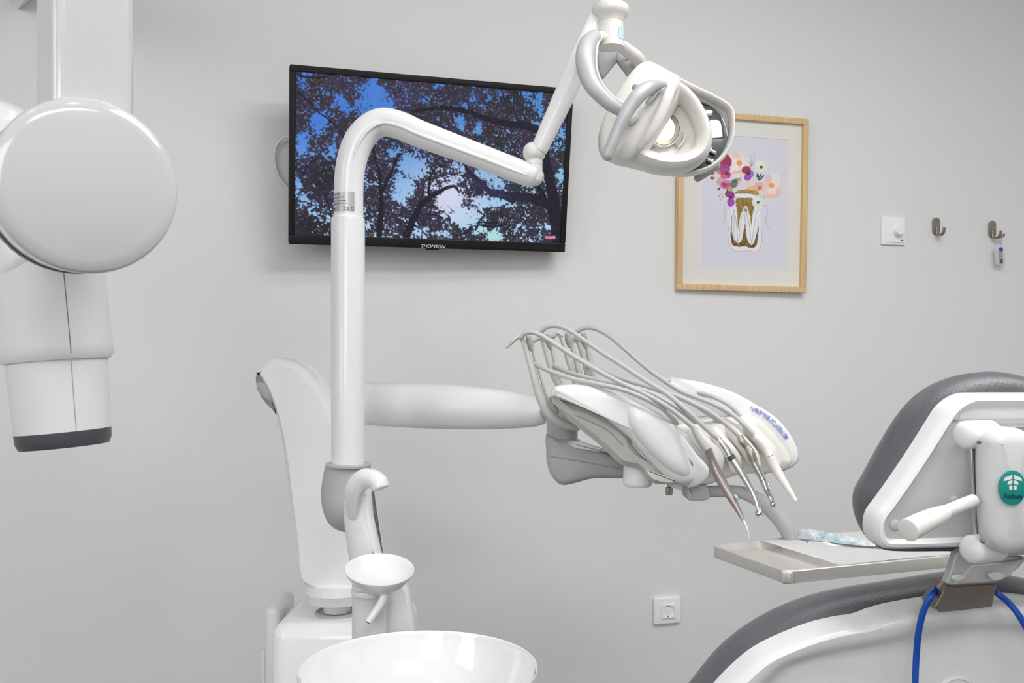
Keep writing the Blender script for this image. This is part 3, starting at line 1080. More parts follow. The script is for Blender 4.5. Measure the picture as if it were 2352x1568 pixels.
# joint to the arm above (bracket reaching the wall), its corner shows at the top left
bm = bmesh.new()
e0, e1 = W(30, -6, .0), P(150, -430, 1.2)
tube(bm, [W(42, -22, .001), W(60, -60, .16), P(150, -330, 1.25)], [.042, .044, .05], n=4, sub=6, caps='flat', ref=(0, 0, 1))
obj('wall_support_arm', bm, M_white2, xr)

# ================================================================== DENTAL UNIT (column, pedestal, delivery arm)
un = thing('dental_unit', 'white dental unit column and pedestal with horizontal swing arm behind the lamp pole', 'dental unit', tuple(P(790, 1568, 1.62) * 1))
un.location.z = 0
un['wl'] = list(un.location)
ZB = 1.60
col_out = [(594, 862), (604, 843), (628, 824), (652, 819), (690, 829), (720, 851), (748, 886), (772, 930), (800, 1000), (828, 1060), (846, 1110), (860, 1170), (872, 1240), (880, 1290), (878, 1330), (850, 1352), (790, 1356), (735, 1348), (700, 1328), (690, 1300), (684, 1230), (672, 1140), (662, 1060), (650, 990), (640, 950), (624, 905), (606, 872)]
obj('column_body', pshape(col_out, ZB, [('i', .0125, -.005), ('i', .0085, -.010), ('i', .0045, -.018), ('i', .0015, -.028), ('i', 0, -.042), ('i', 0, -.085), ('i', .004, -.115), ('i', .012, -.13)], n=6), M_unit, un)
obj('column_end_inlay', pshape([(590, 866), (596, 858), (606, 866), (618, 890), (628, 914), (638, 950), (624, 936), (605, 915), (594, 890)], ZB + .012, rounded(.03, .002), n=5), M_grey2, un, 'grey end cap at the top left of the column')
obj('column_end_band', pshape([(592, 880), (610, 879), (622, 902), (630, 925), (612, 915), (598, 903)], ZB + .009, rounded(.03, .002), n=5), M_silver, un)
# swivel neck
oc = P(775, 1395, 1.64)
hx = lambda d: d * 1.64 / FPX
obj('swivel_ring', L(oc, (0, 0, 1), [(hx(58) - .0, 0), (hx(58), hx(66)), (hx(40), hx(74)), (hx(18), hx(66)), (hx(12), hx(50)), (hx(12), 0)], 56), M_white2, un)
obj('swivel_neck', L(oc, (0, 0, 1), [(hx(20), 0), (hx(20), hx(33)), (hx(-8), hx(31)), (hx(-16), 0)], 48), M_white2, un)
zt_ = oc.z - hx(12)
obj('swivel_seat', L(Vector((oc.x, oc.y, zt_ + .001)), (0, 0, 1), [(-.004, 0), (-.004, hx(52)), (.003, hx(50)), (.004, hx(46)), (.001, hx(42)), (.001, 0)], 48), M_grey, un)
# pedestal
pcen = P(800, 1400, 1.66)
pfm = Frame((pcen.x, pcen.y, 0), R, F)
bm = bmesh.new()
pw = 300 * 1.66 / FPX
shape(bm, Frame((pcen.x, pcen.y, 0), R, F), rrect(pw, .20, .03, 6), [('i', .0, -0.0)] * 0 + [('i', 0, 0.02), ('i', 0, zt_ - .025), ('i', .004, zt_ - .012), ('i', .012, zt_ - .003), ('i', .025, zt_)], smooth=False)
for v in bm.verts:
    pass
# Frame(R, F).w points down or up depending on handedness: rebuild height explicitly
fz = Frame((pcen.x, pcen.y, 0), R, F)
if fz.w.z < 0:
    for v in bm.verts:
        v.co.z = -v.co.z
obj('pedestal_box', bm, M_unit, un)
for x0, x1, yt, zd in ((619, 652, 1383, 1.70), (613, 622, 1480, 1.72)):
    zz = 1.25 - (yt - 820) / FPX * zd
    o_ = P((x0 + x1) / 2, 820, zd)
    bm = bmesh.new()
    hw = (x1 - x0) / 2 * zd / FPX
    box(bm, Frame((o_.x, o_.y, 0), R, U), -hw, hw, 0.02, zz, -.09, .04, bev=min(hw * .9, .012))
    obj('side_panel', bm, M_white2, un)
# grey collar round the lamp pole
obj('pole_collar', ptube([(800, 1066, 1.49, 51), (798, 1098, 1.49, 56), (798, 1135, 1.49, 60), (801, 1170, 1.485, 57), (806, 1198, 1.48, 44), (811, 1218, 1.475, 16)], n=48, sub=6, asp=(.8, 1.0), ref=tuple(F), caps='flat'), M_grey, un, 'grey collar gripping the lamp pole')
obj('collar_rim', L(P(800, 1067, 1.49), (0, 0, 1), [(-.003, .0), (-.003, .0362), (.0, .0368), (.0025, .0355), (.003, .031), (.001, .0285), (0, 0)], 48), M_grey, un)
# slanted support under the cup dish, and its stem
obj('basin_backplate', pshape([(888, 1352), (905, 1344), (926, 1343), (934, 1356), (951, 1450), (960, 1540), (888, 1540)], 1.36, rounded(.05, .003, k=2), smooth=False), M_white, un)
obj('cup_stem', ptube([(848, 1600, 1.33, 39), (848, 1470, 1.33, 39), (848, 1340, 1.33, 39)], n=40, sub=2, caps='flat'), M_matte, un)
# swing arm
obj('swing_arm', ptube([(735, 926, 1.74, 44), (800, 926, 1.72, 47), (900, 929, 1.69, 51), (1000, 932, 1.66, 52.5), (1100, 937, 1.63, 49), (1180, 942, 1.61, 42), (1235, 945, 1.595, 34), (1252, 947, 1.59, 27)], n=48, sub=8, capk=.3, asp=(1, .8), ref=(0, 0, 1)), M_white2, un)

# ================================================================== SPITTOON, CUP DISH, SPOUT
bw = thing('spittoon_bowl', 'large round white glazed spittoon bowl at the bottom of the picture', 'bowl', tuple(P(962, 1640, 1.12)))
bc = P(962, 1531, 1.085)
br_ = 273 * 1.085 / FPX
prof = [(-.12, 0), (-.12, .03), (-.112, .05), (-.085, br_ * .70), (-.045, br_ * .90), (-.012, br_ * .985), (-.002, br_ * 1.0), (.0012, br_ * .996), (-.001, br_ * .985), (-.012, br_ * .965), (-.042, br_ * .87), (-.07, br_ * .72), (-.088, br_ * .5), (-.096, br_ * .25), (-.098, .018), (-.104, .015), (-.104, 0)]
pp = cr([(a, b, 0) for a, b in prof[3:15]], 3)
prof = prof[:3] + [(p[0], max(p[1], 0)) for p in pp] + prof[15:]
obj('bowl', L(bc, (0, 0, 1), prof, 128), M_ceramic, bw)
bm = bmesh.new()
tube(bm, [bc + Vector((0, 0, -.1205)), bc + Vector((0, 0, -.16)), bc + Vector((-.02, .08, -.2)), Vector((pcen.x, pcen.y, bc.z - .22))], [.028, .028, .03, .035], n=24, caps='flat')
obj('bowl_support', bm, M_white2, un)
obj('drain_strainer', L(bc + Vector((0, 0, -.100)), (0, 0, 1), [(0, 0), (0, .016), (.002, .015), (.003, .008), (.003, 0)], 24), M_chrome, bw)

cdh = thing('cup_dish', 'small white funnel shaped cup dish above the spittoon bowl', 'dish', tuple(P(870, 1345, 1.3)))
cc = P(872, 1307, 1.30)
q = 1.30 / FPX
cax = Vector((0, 0, 1)) + R * .07 - F * .24
obj('funnel', L(cc, cax, [(-52 * q, 0), (-52 * q, 22 * q), (-46 * q, 40 * q), (-30 * q, 60 * q), (-8 * q, 76 * q), (-0 * q, 79.5 * q), (1.6 * q, 79 * q), (0, 76.5 * q), (-10 * q, 70 * q), (-26 * q, 52 * q), (-34 * q, 38 * q), (-36 * q, 12 * q), (-36 * q, 0)], 72), M_white, cdh)
obj('neck_ring', L(P(848, 1358, 1.32), (0, 0, 1), [(-6 * q, 0), (-6 * q, 41 * q), (0, 43 * q), (6 * q, 41 * q), (6 * q, 0)], 48), M_white2, cdh)
obj('stained_patch', pshape([(908, 1335), (925, 1327), (938, 1322), (930, 1335), (915, 1343)], 1.262, rounded(.002, .0006, k=2), n=4), M_yel, cdh, 'yellowish stain on the funnel edge') if False else None
obj('drain_spout', ptube([(884, 1352, 1.285, 10), (880, 1375, 1.28, 10), (864, 1402, 1.275, 9.5), (846, 1428, 1.27, 8.5)], n=20, caps='flat'), M_white, cdh)
obj('spout_mouth', ptube([(846.3, 1427.5, 1.2695, 5.5), (845.6, 1428.8, 1.2695, 5.5)], n=16, sub=1, caps='flat'), M_dark, cdh)

sp = thing('water_spout', 'white curved gooseneck water spout in front of the grey pole collar', 'spout', tuple(P(850, 1330, 1.36)))
obj('spout_shell', pshape([(822, 1330), (806, 1290), (797, 1240), (791, 1190), (791, 1150), (798, 1112), (812, 1090), (836, 1076), (856, 1082), (850, 1100), (852, 1130), (856, 1180), (866, 1230), (880, 1290), (888, 1330)], 1.36, [('s', .02, .004), ('s', .5, .003), ('i', .010, .0), ('i', .005, -.003), ('i', .0015, -.009), ('i', 0, -.018), ('i', 0, -.03), ('i', .006, -.04)], n=6), M_white, sp)
obj('spout_neck', ptube([(818, 1215, 1.378, 10), (812, 1165, 1.355, 17), (816, 1122, 1.338, 23), (834, 1101, 1.33, 23.5), (853, 1099, 1.322, 22.5), (868, 1107, 1.316, 22), (873, 1120, 1.314, 21.5)], n=32, sub=8, capk=.25), M_white, sp)

# ================================================================== OPERATING LAMP
lp = thing('operating_lamp', 'dental operating lamp with its tall white pole, bent arm and lit cream head', 'lamp', tuple(P(800, 1060, 1.5)))
ZP = 1.5
obj('pole', L(P(799.5, 1075, ZP), (0, 0, 1), [(0, 0), (0, 38.5 * ZP / FPX), (568 * ZP / FPX, 38.5 * ZP / FPX), (574 * ZP / FPX, 37.5 * ZP / FPX), (577 * ZP / FPX, 34 * ZP / FPX), (577 * ZP / FPX, 0)], 64), M_white, lp)
bent = [(801, 520, 1.5, 34), (801, 440, 1.5, 33.5), (805, 385, 1.5, 34), (819, 335, 1.5, 34.5), (842, 300, 1.5, 33.5), (876, 281, 1.5, 32.5), (915, 287, 1.497, 32), (960, 306, 1.493, 31), (1100, 358, 1.483, 28), (1205, 398, 1.475, 27), (1226, 404, 1.474, 25)]
obj('bent_arm', ptube(bent, n=48, sub=8, capk=.5), M_white, lp)
# raised rib along the bent arm
bm = bmesh.new()
S = cr([(x, y, z, r) for x, y, z, r in bent[2:]], 8)
rib = []
for i, s_ in enumerate(S):
    a_, b_ = S[max(0, i - 1)], S[min(len(S) - 1, i + 1)]
    t = np.array([b_[0] - a_[0], b_[1] - a_[1]])
    t /= np.linalg.norm(t)
    nx_, ny_ = -t[1], t[0]
    k = .26
    rib.append(P(s_[0] + nx_ * s_[3] * k * -0 + nx_ * 2, s_[1] + ny_ * s_[3] * 0 + ny_ * 2, s_[2] - s_[3] * s_[2] / FPX * .955))
rr_ = rib[2:-5]
tube(bm, rr_, [4.2 * 1.48 / FPX * min(1, .15 + i / 9, .15 + (len(rr_) - 1 - i) / 9) for i in range(len(rr_))], n=14, sub=1)
obj('rib', bm, M_white, lp)
# rating label wrapped on the bent arm
axp = P(801, 470, ZP)
rl = 34.0 * ZP / FPX


def onpole(xp, yp, lift):
    s_ = (xp - 801) * ZP / FPX / rl
    s_ = max(-.98, min(.98, s_))
    a_ = math.asin(s_)
    return Vector((axp.x, axp.y, 0)) + R * (math.sin(a_) * (rl + lift)) - F * (math.cos(a_) * (rl + lift)) + U * (1.25 - (yp - 820) / FPX * ZP)


def pole_patch(x0, x1, y0, y1, lift, bm, k=8):
    g = [[bm.verts.new(onpole(x0 + (x1 - x0) * i / k, y, lift)) for i in range(k + 1)] for y in (y0, y1)]
    bridge(bm, g, closed=False)


bm = bmesh.new()
pole_patch(769.5, 819, 446, 489, .0004, bm, 14)
lab = obj('rating_label', bm, M_label, lp, 'silver grey rating label with small print')
bm = bmesh.new()
for (x0, x1, y) in ((772, 777, 451), (780, 786, 451), (771, 775, 458), (779, 797, 458), (771, 774, 466), (780, 801, 466), (771, 778, 472), (780, 791, 472), (793, 796, 472), (798, 804, 472)):
    xx = x0
    while xx < x1:
        pole_patch(xx, min(x1, xx + 1.6), y - 1.0, y + 1.0, .0008, bm, 1)
        xx += 2.2
for (x0, x1, y0, y1) in ((798, 799.2, 481, 487), (799, 803, 480.5, 481.7), (799, 803, 486.3, 487.5), (804.5, 805.7, 481, 487), (805, 808, 480.5, 481.7), (805, 808, 483.4, 484.4), (805, 808, 486.3, 487.5), (812, 813.2, 479, 486), (816, 817.2, 479, 486), (812, 817, 481, 482), (812, 817, 487.5, 489), (772, 774, 481, 487), (776, 780, 481, 482.2), (776, 777, 481, 487), (776, 780, 486, 487)):
    pole_patch(x0, x1, y0, y1, .0008, bm, 1)
t_ = obj('label_print', bm, M_ink, lab, smooth=False)
# elbow connector, joint and spring arm
ob = P(1226.5, 415, 1.474)
q = 1.474 / FPX
obj('elbow_connector', L(ob, (0, 0, 1), [(0, 0), (0, 19 * q), (34 * q, 19.5 * q), (34.5 * q, 18.6 * q), (36 * q, 18.6 * q), (36.5 * q, 19.5 * q), (52 * q, 19 * q), (60 * q, 22 * q), (60 * q, 0)], 40), M_white, lp)
obj('elbow_tip', ptube([(1214, 410, 1.474, 19), (1232, 406, 1.474, 19), (1243, 401, 1.474, 10)], n=28, capk=.6), M_cream, lp)
obj('joint_ball', ptube([(1222, 352, 1.474, 25), (1232, 350, 1.474, 24)], n=36, sub=1, capk=.85), M_cream, lp)
obj('spring_arm', ptube([(1238, 344, 1.470, 19.5), (1260, 297, 1.468, 21.5), (1305, 200, 1.466, 25), (1338, 120, 1.470, 24), (1362, 60, 1.475, 20), (1374, 22, 1.48, 15)], n=36, sub=8, capk=.5), M_white, lp)
obj('arm_slot', ptube([(1298, 242, 1.463, 3.0), (1312, 222, 1.462, 3.4), (1334, 190, 1.466, 2.4)], n=10), M_grey2, lp)
q = 1.47 / FPX
ot = P(1402, 110, 1.47)
obj('swivel_head', L(ot, (0, 0, 1), [(0, 0), (0, 32 * q), (57 * q, 30 * q), (57 * q, 29.2 * q), (58.5 * q, 29.2 * q), (58.5 * q, 30 * q), (66 * q, 32 * q), (72 * q, 38 * q), (78 * q, 42.5 * q), (86 * q, 43 * q), (94 * q, 41.5 * q), (98 * q, 36 * q), (99.5 * q, 29 * q), (107 * q, 28 * q), (113 * q, 24 * q), (118 * q, 15 * q), (119 * q, 0)], 56), M_cream, lp)
bm = bmesh.new()
for k in range(6):
    pass
g = []
for yy in (71, 96):
    row = []
    for i in range(7):
        xx = 1418 + i * 14 / 6
        a_ = math.asin(min(.97, (xx - 1402) / 31.6))
        row.append(bm.verts.new(Vector((ot.x, ot.y, 0)) + R * (math.sin(a_) * 32.2 * q) - F * (math.cos(a_) * 32.2 * q) + U * (1.25 - (yy - 820) * q)))
    g.append(row)
bridge(bm, g, closed=False)
obj('sticker', bm, M_cyan, lp, 'small pale cyan sticker')
z4 = zc(3.485, 1160, 0)
# yoke
pts = z4((722, 285), (668, 340), (642, 430), (645, 530), (672, 630), (715, 705), (780, 775), (850, 838), (930, 885))
obj('yoke_leg', ptube([(x, y, z, r) for (x, y), z, r in zip(pts, (1.44, 1.425, 1.41, 1.40, 1.395, 1.39, 1.39, 1.392, 1.40), (17, 20.5, 22, 22, 21, 20, 18.5, 17, 15))], n=32, sub=8, asp=(1, .55), ref=tuple(F)), M_silver, lp, 'satin grey curved yoke leg') if False else None
bm = bmesh.new()
tube(bm, [P(x, y, z) for (x, y), z in zip(pts, (1.44, 1.425, 1.41, 1.40, 1.395, 1.39, 1.39, 1.392, 1.40))], [r * 1.4 / FPX for r in (16, 20, 22, 22, 20.5, 19, 17.5, 16, 14.5)], n=32, sub=8, asp=(.75, 1.0), ref=tuple(F))
yk = obj('yoke_leg', bm, M_silver, lp, 'satin grey curved yoke leg')
pts = z4((772, 300), (742, 345), (727, 420), (724, 520), (745, 620), (790, 700), (850, 770), (905, 812), (955, 838))
bm = bmesh.new()
tube(bm, [P(x, y, z) for (x, y), z in zip(pts, (1.45, 1.437, 1.425, 1.415, 1.41, 1.405, 1.405, 1.405, 1.41))], [4.5 * 1.42 / FPX] * 9, n=12, sub=8, asp=(2.0, 1.0), ref=tuple(F))
obj('yoke_edge_trim', bm, M_cream, lp)
pts = z4((760, 300), (820, 315), (900, 350), (980, 405), (1050, 460), (1085, 520))
bm = bmesh.new()
tube(bm, [P(x, y, z) for (x, y), z in zip(pts, (1.455, 1.465, 1.48, 1.50, 1.52, 1.54))], [r * 1.5 / FPX for r in (13, 15, 14, 14, 15, 15)], n=28, sub=8, asp=(1.2, 1.0), ref=tuple(F))
obj('yoke_crown', bm, M_cream, lp)
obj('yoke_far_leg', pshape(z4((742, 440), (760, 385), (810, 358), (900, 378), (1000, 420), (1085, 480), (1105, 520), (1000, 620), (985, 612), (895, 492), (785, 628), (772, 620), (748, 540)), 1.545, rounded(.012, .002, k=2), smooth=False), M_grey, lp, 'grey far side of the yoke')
obj('yoke_inner_inlay', pshape(z4((905, 400), (1000, 450), (1000, 470), (960, 490), (915, 488), (895, 470)), 1.532, rounded(.004, .001, k=2), n=5), M_silver, lp)
zl = zc(5.227, 1360, 120)
sh_out = zl((112, 1190), (92, 1060), (115, 880), (195, 680), (300, 490), (430, 305), (550, 178), (640, 132), (730, 142), (950, 262), (1200, 395), (1450, 515), (1620, 615), (1690, 700), (1712, 850), (1695, 1040), (1630, 1210), (1510, 1350), (1350, 1440), (1150, 1480), (900, 1458), (570, 1388), (350, 1330), (200, 1265))
e = 1.45 / FPX / 5.227
hd = obj('head_shell', pshape(sh_out, 1.455, [('s', .02, -.030), ('i', 130 * e, -.028), ('i', 62 * e, -.022), ('i', 52 * e, -.006), ('i', 46 * e, -.001), ('i', 30 * e, .001), ('i', 10 * e, -.001), ('i', 0, -.007), ('i', 0, -.02), ('i', 30 * e, -.045), ('i', 110 * e, -.062)], n=5), M_cream, lp)
obj('shell_shoulder', pshape(zl((108, 1195), (86, 1055), (108, 878), (190, 676), (294, 484), (424, 298), (545, 170), (640, 125), (725, 136), (950, 256), (1040, 310), (1010, 430), (860, 640), (700, 900), (560, 1150), (480, 1330), (345, 1336), (196, 1272)), 1.455, [('s', .02, .014), ('s', .45, .012), ('s', .75, .009), ('s', .9, .005), ('s', .97, .001), ('i', 0, -.006), ('i', 0, -.03)], n=5), M_cream, lp)
mc = P(*zl((1180, 1020))[0], 1.474)
obj('reflector', L(mc, -F, [(-.004, 0), (-.004, 436 * e * 1.01), (.004, 440 * e * 1.01), (.0035, 432 * e), (-.0005, 380 * e), (-.0035, 0)], 72), M_mirror, lp, 'dark mirror reflector behind the lens housing')
for (x, y, w_, h_, rot) in ((1400, 730, 50, 36, .2), (1450, 1190, 46, 18, .5), (1420, 1300, 50, 16, .5)):
    c_ = P(*zl((x, y))[0], 1.466)
    f_ = Frame(c_, R * math.cos(rot) - U * math.sin(rot), U * math.cos(rot) + R * math.sin(rot))
    obj('reflector_clip', B(f_, -w_ * e, w_ * e, -h_ * e, h_ * e, -.006, .002, bev=.002), M_chrome, lp)
d_out = zl((985, 375), (1060, 395), (1150, 460), (1260, 585), (1350, 740), (1410, 900), (1432, 1030), (1415, 1170), (1350, 1300), (1240, 1390), (1100, 1445), (950, 1460), (780, 1448), (620, 1400), (480, 1335), (400, 1270), (450, 1150), (580, 960), (720, 740), (840, 540), (920, 420))
obj('lens_housing', pshape(d_out, 1.455, [('s', .02, .010), ('s', .30, .011), ('s', .55, .016), ('i', 210 * e, .026), ('i', 170 * e, .037), ('i', 130 * e, .043), ('i', 90 * e, .044), ('i', 50 * e, .040), ('i', 20 * e, .030), ('i', 0, .016), ('i', 0, -.005), ('i', 25 * e, -.012)], n=5), M_cream, lp)
lc = P(*zl((850, 915))[0], 1.434)
la_ = (-F + R * .22 - U * .05).normalized()
lens = obj('lens', L(lc, la_, [(-.006, 0), (-.006, 152 * e), (.0005, 150 * e), (.0035, 110 * e), (.0045, 0)], 48), M_bulb, lp, 'glowing warm white lens')
obj('lens_ring', L(lc, la_, [(-.004, 152 * e), (.0008, 153 * e), (.0030, 196 * e), (.0, 204 * e), (-.006, 204 * e), (-.004, 152 * e)], 48), M_lensrim, lp, 'taupe ring around the lens')
obj('lens_bezel', L(lc, la_, [(-.006, 204 * e), (.0034, 204 * e), (.0040, 214 * e), (.0, 226 * e), (-.008, 228 * e), (-.006, 204 * e)], 48), M_cream, lp)
obj('slot_trim', ptube([(*zl((1112, 990))[0], 1.432, 1.6), (*zl((1095, 1070))[0], 1.432, 2.0), (*zl((1035, 1140))[0], 1.433, 1.6)], n=10), M_ivory, lp)
obj('slot_recess', ptube([(*zl((1080, 970))[0], 1.437, 6), (*zl((1060, 1050))[0], 1.437, 8), (*zl((1010, 1110))[0], 1.438, 6)], n=14, asp=(.3, 1), ref=tuple(F)), M_grey, lp)
leaf = zl((860, 340), (950, 300), (1030, 345), (1042, 410), (1000, 520), (940, 640), (865, 785), (765, 965), (690, 1090), (600, 1200), (500, 1290), (400, 1335), (310, 1312), (238, 1268), (255, 1150), (318, 980), (400, 830), (520, 690), (640, 600), (745, 500), (800, 410))
obj('front_shield', pshape(leaf, 1.40, [('s', .02, .007), ('s', .4, .0055), ('s', .65, .003), ('s', .82, -.001), ('s', .93, -.007), ('s', .985, -.014), ('i', 0, -.022), ('i', 0, -.05)], n=5), M_cream, lp)
obj('shield_bar', ptube([(*zl((965, 350))[0], 1.395, 9), (*zl((920, 500))[0], 1.386, 12), (*zl((850, 680))[0], 1.384, 12.5), (*zl((755, 870))[0], 1.385, 12), (*zl((650, 1040))[0], 1.389, 9), (*zl((570, 1150))[0], 1.395, 4)], n=28, asp=(.45, 1), ref=tuple(F)), M_cream, lp)
obj('handle', ptube([(*zl((880, 385))[0], 1.388, 5), (*zl((770, 392))[0], 1.372, 11), (*zl((655, 440))[0], 1.36, 17), (*zl((545, 535))[0], 1.352, 18), (*zl((450, 660))[0], 1.348, 16.5), (*zl((372, 800))[0], 1.345, 15), (*zl((300, 950))[0], 1.345, 14), (*zl((240, 1100))[0], 1.345, 13.5), (*zl((185, 1235))[0], 1.347, 13.5)], n=28, sub=8), M_silver, lp, 'satin grey front handle')
obj('handle', ptube([(*zl((1480, 1360))[0], 1.52, 11), (*zl((1380, 1430))[0], 1.52, 10.5), (*zl((1270, 1505))[0], 1.52, 9.5)], n=24), M_grey, lp, 'grey rear handle end')
obj('pivot_hub', ptube([(*zl((500, 770))[0], 1.395, 13), (*zl((440, 820))[0], 1.39, 12)], n=24, sub=1), M_cream, lp)
for k in range(3):
    x, y = 790 - k * 45, 440 + k * 60
    c_ = P(*zl((x, y))[0], 1.383 + .0)
    f_ = Frame(c_, (R * .7 - U * .7), (R * .7 + U * .7))
    obj('handle_rib', B(f_, -26 * e, 26 * e, -60 * e, 60 * e, -.012, .004, bev=.002), M_matte, lp)
obj('pivot_knob', ptube([(*zl((525, 425))[0], 1.41, 9), (*zl((540, 440))[0], 1.40, 8)], n=20, sub=1), M_grey2, lp)
l = bpy.data.lights.new('lamp_bulb', 'SPOT')
l.energy, l.color, l.spot_size, l.shadow_soft_size, l.spot_blend = 0.45, (1, .86, .68), 1.3, .02, .8
o = bpy.data.objects.new('lamp_bulb', l)
C.objects.link(o)
o.location = lc + la_ * .03
o.rotation_euler = (la_ - U * .35).to_track_quat('-Z', 'Y').to_euler()
o.parent = None

# ================================================================== INSTRUMENT CONSOLE
z3 = zc(3.646, 1140, 720)
z5 = zc(3.92, 1480, 840)
cn = thing('instrument_console', 'white instrument console with curved wings, hose supports and a tray arm', 'instrument console', tuple(P(1480, 1130, 1.45)))
obj('left_wing', pshape(z3((470, 640), (500, 608), (620, 592), (800, 600), (950, 640), (1090, 695), (1250, 770), (1360, 830), (1440, 880), (1500, 925), (1545, 1060), (1590, 1180), (1640, 1290), (1650, 1360), (1625, 1405), (1570, 1422), (1480, 1405), (1390, 1345), (1290, 1245), (1190, 1140), (1120, 1050), (1075, 1010), (1000, 950), (900, 870), (760, 800), (620, 745), (500, 705), (455, 690)), 1.355,
                        [('s', .02, .0), ('i', .012, -.001), ('i', .006, -.004), ('i', .002, -.009), ('i', 0, -.016), ('i', 0, -.04), ('i', .003, -.048)], n=5), M_white, cn)
obj('wing_facet', pshape(z3((1105, 760), (1180, 770), (1350, 850), (1480, 960), (1560, 1140), (1620, 1290), (1625, 1350), (1580, 1370), (1460, 1320), (1330, 1210), (1220, 1090), (1140, 980), (1095, 880)), 1.3555,
                         [('s', .02, .009), ('s', .5, .0085), ('s', .78, .0065), ('s', .92, .0030), ('s', 1.0, -.002), ('s', 1.0, -.01)], n=5), M_white, cn)
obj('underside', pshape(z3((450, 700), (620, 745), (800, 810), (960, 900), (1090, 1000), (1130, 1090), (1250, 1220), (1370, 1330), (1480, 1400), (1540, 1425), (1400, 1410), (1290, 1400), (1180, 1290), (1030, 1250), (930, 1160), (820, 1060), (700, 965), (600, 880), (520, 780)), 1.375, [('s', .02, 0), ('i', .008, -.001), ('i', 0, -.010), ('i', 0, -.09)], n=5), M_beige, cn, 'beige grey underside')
obj('underside_seam', ptube([(*z3((660, 850))[0], 1.3745, .9), (*z3((800, 910))[0], 1.3745, .9), (*z3((950, 990))[0], 1.3745, .9), (*z3((1060, 1100))[0], 1.3745, .9)], n=6), M_grey2, cn)
obj('underside_lip', pshape(z3((1250, 1300), (1340, 1330), (1440, 1365), (1500, 1400), (1440, 1412), (1360, 1400), (1290, 1370)), 1.360, rounded(.03, .002, k=2), n=5), M_cream, cn)
obj('deck', pshape(z5((190, 545), (230, 520), (330, 495), (480, 485), (620, 465), (780, 465), (880, 455), (980, 450), (1100, 545), (1220, 690), (1300, 830), (1280, 890), (1200, 935), (1050, 955), (850, 965), (690, 1010), (540, 1060), (400, 1090), (365, 1075), (440, 960), (420, 880), (330, 760)), 1.40, [('s', .02, 0), ('i', .010, -.001), ('i', .004, -.005), ('i', 0, -.013), ('i', 0, -.075)], n=5), M_cream, cn)
obj('deck_side', pshape(z5((195, 545), (260, 528), (350, 640), (470, 800), (560, 900), (570, 960), (540, 1020), (470, 1070), (380, 1085), (440, 1000), (440, 920), (330, 770)), 1.372, [('s', .02, 0), ('s', .6, -.0005), ('s', .85, -.003), ('s', .96, -.007), ('i', 0, -.012), ('i', 0, -.05)], n=5), M_white2, cn)
for a_, b_, c_, d_ in (((360, 530), (470, 640), (650, 820), (650, 930)), ((580, 520), (660, 640), (800, 830), (820, 930)), ((720, 500), (800, 600), (960, 800), (1000, 900)), ((880, 490), (960, 580), (1120, 760), (1180, 880))):
    p_ = z5(a_, b_, c_, d_)
    obj('deck_finger', ptube([(p_[0][0], p_[0][1], 1.412, 12), (p_[1][0], p_[1][1], 1.40, 15), (p_[2][0], p_[2][1], 1.387, 17), (p_[3][0], p_[3][1], 1.385, 14)], n=24, asp=(.8, 1), ref=tuple(F)), M_cream, cn)
obj('right_wing', pshape(z5((195, 122), (330, 116), (500, 145), (700, 200), (850, 265), (1000, 350), (1150, 450), (1250, 560), (1320, 670), (1355, 770), (1345, 850), (1290, 900), (1220, 925), (1130, 900), (1010, 740), (920, 600), (800, 470), (600, 340), (420, 230), (280, 160)), 1.445, [('s', .02, 0), ('i', .007, -.0005), ('i', .0035, -.002), ('i', .001, -.006), ('i', 0, -.018), ('i', 0, -.055), ('i', .004, -.065)], n=5), M_white, cn)
obj('right_wing_edge', pshape(z5((1365, 770), (1372, 830), (1340, 880), (1280, 920), (1180, 950), (1050, 955), (1150, 920), (1270, 895), (1330, 850)), 1.46, rounded(.05, .003, k=2), n=5), M_grey, cn)
fl = obj('protective_film', pshape(z5((900, 470), (1000, 435), (1120, 520), (1230, 620), (1310, 740), (1300, 830), (1250, 870), (1180, 800), (1060, 640)), 1.4435, rounded(.0008, .0002, k=1), n=4), M_film, cn, 'clear film over the keypad')
# blue keypad symbols along the right wing
kp = z5((965, 365), (1040, 410), (1110, 455), (1170, 505), (1220, 560), (1262, 610), (1285, 645))
bm = bmesh.new()
rnd = random.Random(3)
S = cr([(x, y, 0) for x, y in kp], 5)
for i in range(0, len(S) - 1):
    t = S[i + 1] - S[i]
    a_ = math.atan2(-t[1], t[0])
    for j in range(3):
        if rnd.random() < .25:
            continue
        off = (j - 1) * 3.6
        c_ = P(S[i][0] + off * math.sin(a_) + rnd.uniform(-1, 1), S[i][1] + off * math.cos(a_) + 2, 1.4445)
        f_ = Frame(c_, R * math.cos(a_) + U * math.sin(a_), U * math.cos(a_) - R * math.sin(a_))
        q = 1.44 / FPX
        w_, h_ = rnd.uniform(1, 2.6) * q, rnd.uniform(.6, 1.5) * q
        box(bm, f_, -w_, w_, -h_, h_, -.0004, .0002)
s = obj('keypad_symbols', bm, M_inkl, cn, 'row of small blue symbols', smooth=False)
s['kind'] = 'stuff'
for k, (a_, b_) in enumerate((((1190, 640), (1275, 820)), ((1070, 545), (1110, 615)))):
    obj('film_highlight', ptube([(*z5(a_)[0], 1.4420, .9), (*z5(b_)[0], 1.4420, .7)], n=6, sub=1), M_print, cn)  # thin white strokes modelled as the streak highlights on the glossy film
